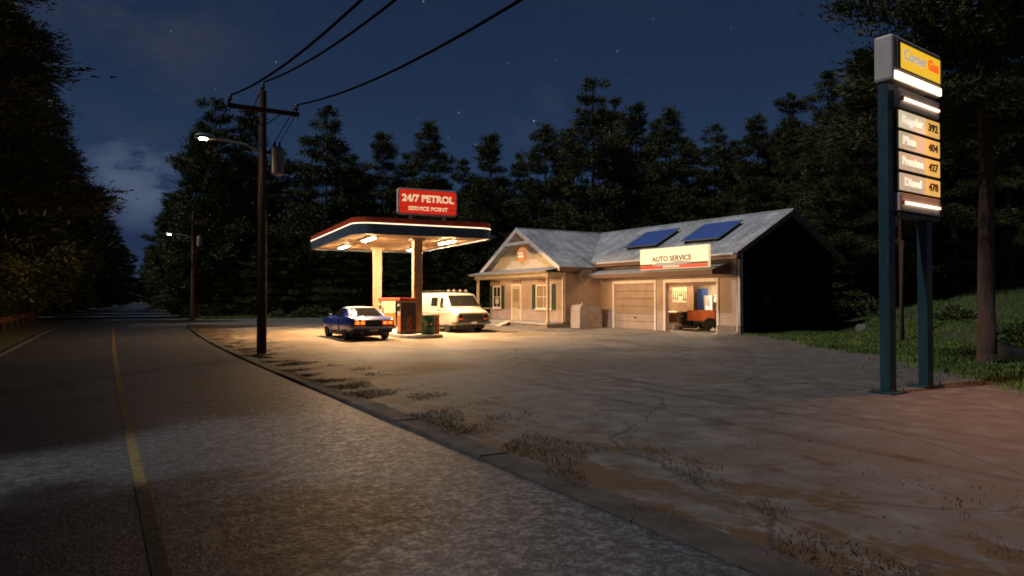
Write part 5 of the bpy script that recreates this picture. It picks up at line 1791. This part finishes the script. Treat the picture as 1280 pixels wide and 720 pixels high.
# the single tall trunk by the price sign
t = pine(31, 'tall pine with a bare lit trunk on the grass right of the price sign', None, H=21, Rad=4.3, base=.30, tiers=17, per=9, dens=7.0, leaf=.16, nleaf=56, flat=.45, trunk_r=.205, gap=.15)
X, Y = at(1232, 17.8)
t.location = (X, Y, float(gz(X, Y)) - .05)
m = MB(); m.tube([(0, 0, 7.1), (-.5, -.35, 6.75), (-.9, -.5, 6.7)], [.06, .045, .02], 6); m.tube([(0, 0, 5.0), (-.35, .15, 5.05)], [.05, .02], 6)
m.build('dead_branch', MT['bark'], t, smooth=True)
# boulder beside it
rng = random.Random(4)
def boulder(name, px, z, r, label):
    bm = bmesh.new(); bmesh.ops.create_icosphere(bm, subdivisions=3, radius=1)
    for v in bm.verts:
        k = 1 + .18 * math.sin(v.co.x * 3.1 + v.co.y * 2) + .12 * math.sin(v.co.y * 5 + v.co.z * 4)
        v.co = Vector((v.co.x * r * 1.15 * k, v.co.y * r * .9 * k, max(-.3, v.co.z) * r * .95 * k))
    me = bpy.data.meshes.new(name); bm.to_mesh(me); bm.free()
    me.polygons.foreach_set('use_smooth', [True] * len(me.polygons)); me.materials.append(MT['rock'])
    o = bpy.data.objects.new(name, me); col.objects.link(o)
    X, Y = at(px, z); o.location = (X, Y, float(gz(X, Y)) + .05); o.rotation_euler.z = rng.uniform(0, 6)
    tag(o, label, 'boulder'); return o
boulder('boulder', 1260, 19.5, .42, 'dark rounded boulder on the grass right of the bare trunk')
boulder('boulder', 1078, 34.0, .35, 'small low stone at the grass edge beyond the price sign posts')

# bushes at the far edge of the forecourt and on the bank
def bush(px, z, r, h, label, seed, group=None):
    rngn = np.random.default_rng(seed)
    X, Y = at(px, z)
    n = int(900 * r)
    d = rngn.normal(0, 1, (n, 3)); d /= np.linalg.norm(d, axis=1, keepdims=True); d[:, 2] = np.abs(d[:, 2])
    lump = 1 + .3 * np.sin(d[:, 0] * 5 + seed) * np.cos(d[:, 1] * 4)
    C = d * (rngn.uniform(.45, 1, n) ** .5)[:, None] * lump[:, None] * np.array([r, r, h])
    V = leafquads(C, d + rngn.normal(0, .5, (n, 3)), .16, .09 / .16 * .16, rngn)
    o = mesh_np('bush', V, np.arange(len(V)).reshape(-1, 4), MT['bush'])
    o.location = (X, Y, float(gz(X, Y)))
    tag(o, label, 'bush', group)
    return o
bush(348, 60.5, .9, .7, 'small bush at the far forecourt edge just right of the near pole', 1)
bush(378, 61.0, 1.2, .9, 'leafy bush at the far forecourt edge left of the blue car', 2)
bush(396, 61.5, 1.6, 1.1, 'wider leafy bush at the far forecourt edge above the blue car', 3)
bush(556, 62.0, 1.2, .9, 'bush at the far forecourt edge hidden partly by the van', 4)
bush(248, 63.0, 1.6, 1.2, 'low bush at the foot of the far utility pole', 5)
bush(1075, 38.0, 1.5, 1.1, 'broad low bush on the bank left of the price sign posts', 6)
bush(1098, 40.0, 1.4, 1.0, 'low bush on the bank seen between the price sign posts', 7)
bush(1195, 30.0, 1.2, .7, 'low bush on the bank left of the bare trunk', 8)
bush(1275, 25.0, 1.0, .6, 'low bush on the bank behind the boulder', 9)

# ------------------------------------------------------------------ sky, moon, camera
w = bpy.data.worlds.new('World')
sc.world = w
w.use_nodes = True
nt = w.node_tree
bg = nt.nodes['Background']
tc = nt.nodes.new('ShaderNodeTexCoord')
nrm = nt.nodes.new('ShaderNodeVectorMath'); nrm.operation = 'NORMALIZE'
L(nt, tc.outputs['Generated'], nrm.inputs[0])
dirv = nrm.outputs[0]
sep = nt.nodes.new('ShaderNodeSeparateXYZ'); L(nt, dirv, sep.inputs[0])
grad = ramp(nt, sep.outputs[2], [(0.0, (.030, .053, .100)), (.14, (.021, .043, .094)), (.28, (.0145, .0295, .068)), (.6, (.007, .014, .036))])
def pixdir(px, py):
    xr, zu = (px - 640) / F, (HOR - py) / F
    v = Vector((xr * CT + ST, -xr * ST + CT, zu))
    return v.normalized()
def dotmask(px, py, inner, outer):
    d = pixdir(px, py)
    vm = nt.nodes.new('ShaderNodeVectorMath'); vm.operation = 'DOT_PRODUCT'
    L(nt, dirv, vm.inputs[0]); vm.inputs[1].default_value = d
    return ramp(nt, math_(nt, 'ARCCOSINE', vm.outputs['Value']), [(inner, 1.0), (outer, 0.0)])
cl = nt.nodes.new('ShaderNodeMapping'); cl.inputs['Scale'].default_value = (1, 1, 1.9)
L(nt, dirv, cl.inputs[0])
n1 = noise(nt, cl.outputs[0], 5.5, 8, .62)
wisp = ramp(nt, n1, [(.44, 0.0), (.64, 1.0)])
n2 = noise(nt, cl.outputs[0], 9, 9, .62)
puff = ramp(nt, n2, [(.43, 0.0), (.50, 0.65), (.6, 1.0)])
sky_c = grad
sky_c = mixc(nt, math_(nt, 'MULTIPLY', math_(nt, 'MULTIPLY', dotmask(165, 40, .04, .17), wisp), .55), sky_c, (.044, .046, .068))
sky_c = mixc(nt, math_(nt, 'MULTIPLY', dotmask(130, 285, .02, .12), .75), sky_c, (.012, .018, .058))
sky_c = mixc(nt, math_(nt, 'MULTIPLY', math_(nt, 'MULTIPLY', dotmask(165, 226, .03, .07), puff), .9), sky_c, (.075, .102, .165))
sky_c = mixc(nt, math_(nt, 'MULTIPLY', math_(nt, 'MULTIPLY', dotmask(660, 145, .02, .06), wisp), .55), sky_c, (.05, .056, .095))
sky_c = mixc(nt, math_(nt, 'MULTIPLY', wisp, .03), sky_c, (.06, .06, .09))
# stars
vo = N(nt, 'ShaderNodeTexVoronoi', Scale=34.0)
L(nt, dirv, vo.inputs['Vector'])
s1 = ramp(nt, vo.outputs['Distance'], [(.022, 1.0), (.062, 0.0)])
sepc = nt.nodes.new('ShaderNodeSeparateColor'); L(nt, vo.outputs['Color'], sepc.inputs[0])
s1 = math_(nt, 'MULTIPLY', s1, ramp(nt, sepc.outputs[0], [(.3, .03), (1.0, .30)]))
clear = math_(nt, 'SUBTRACT', 1.0, math_(nt, 'MULTIPLY', wisp, .6))
s1 = math_(nt, 'MULTIPLY', s1, clear)
comb = nt.nodes.new('ShaderNodeMix'); comb.data_type = 'RGBA'; comb.blend_type = 'ADD'
L(nt, s1, comb.inputs[0]); L(nt, sky_c, comb.inputs[6]); comb.inputs[7].default_value = (.8, .9, 1, 1)
L(nt, comb.outputs[2], bg.inputs[0])
bg.inputs[1].default_value = 1.0

moon = bpy.data.lights.new('moon', 'SUN')
moon.energy = 1.65
moon.angle = R(1.5)
moon.color = (.98, .98, 1.0)
mo = bpy.data.objects.new('moon', moon)
col.objects.link(mo)
el_ = R(57)
# comes from the far side of the road (-X), a little ahead
d = Vector((-math.cos(el_), math.cos(el_) * .08, math.sin(el_)))
mo.rotation_euler = d.to_track_quat('Z', 'Y').to_euler()

cam = bpy.data.cameras.new('camera')
cam.sensor_width = 36
cam.lens = F / 1280 * 36
cam.clip_end = 2000
cam.clip_start = .05
co = bpy.data.objects.new('camera', cam)
col.objects.link(co)
co.location = (0, 0, EYE)
co.rotation_euler = (R(90) + math.atan((HOR - 360) / F), 0, -TH)
sc.camera = co

vs = sc.view_settings
vs.view_transform = 'Standard'
vs.look = 'None'
vs.exposure = 0
vs.gamma = 1
vs.use_curve_mapping = False
cy = sc.cycles
cy.use_denoising = True
try:
    cy.denoiser = 'OPENIMAGEDENOISE'
except Exception:
    pass
cy.max_bounces = 5
cy.diffuse_bounces = 3
cy.glossy_bounces = 3
cy.transparent_max_bounces = 4
cy.sample_clamp_indirect = 2.0
cy.sample_clamp_direct = 0
cy.caustics_reflective = False
cy.caustics_refractive = False
cy.filter_width = 1.8
cy.use_light_tree = True
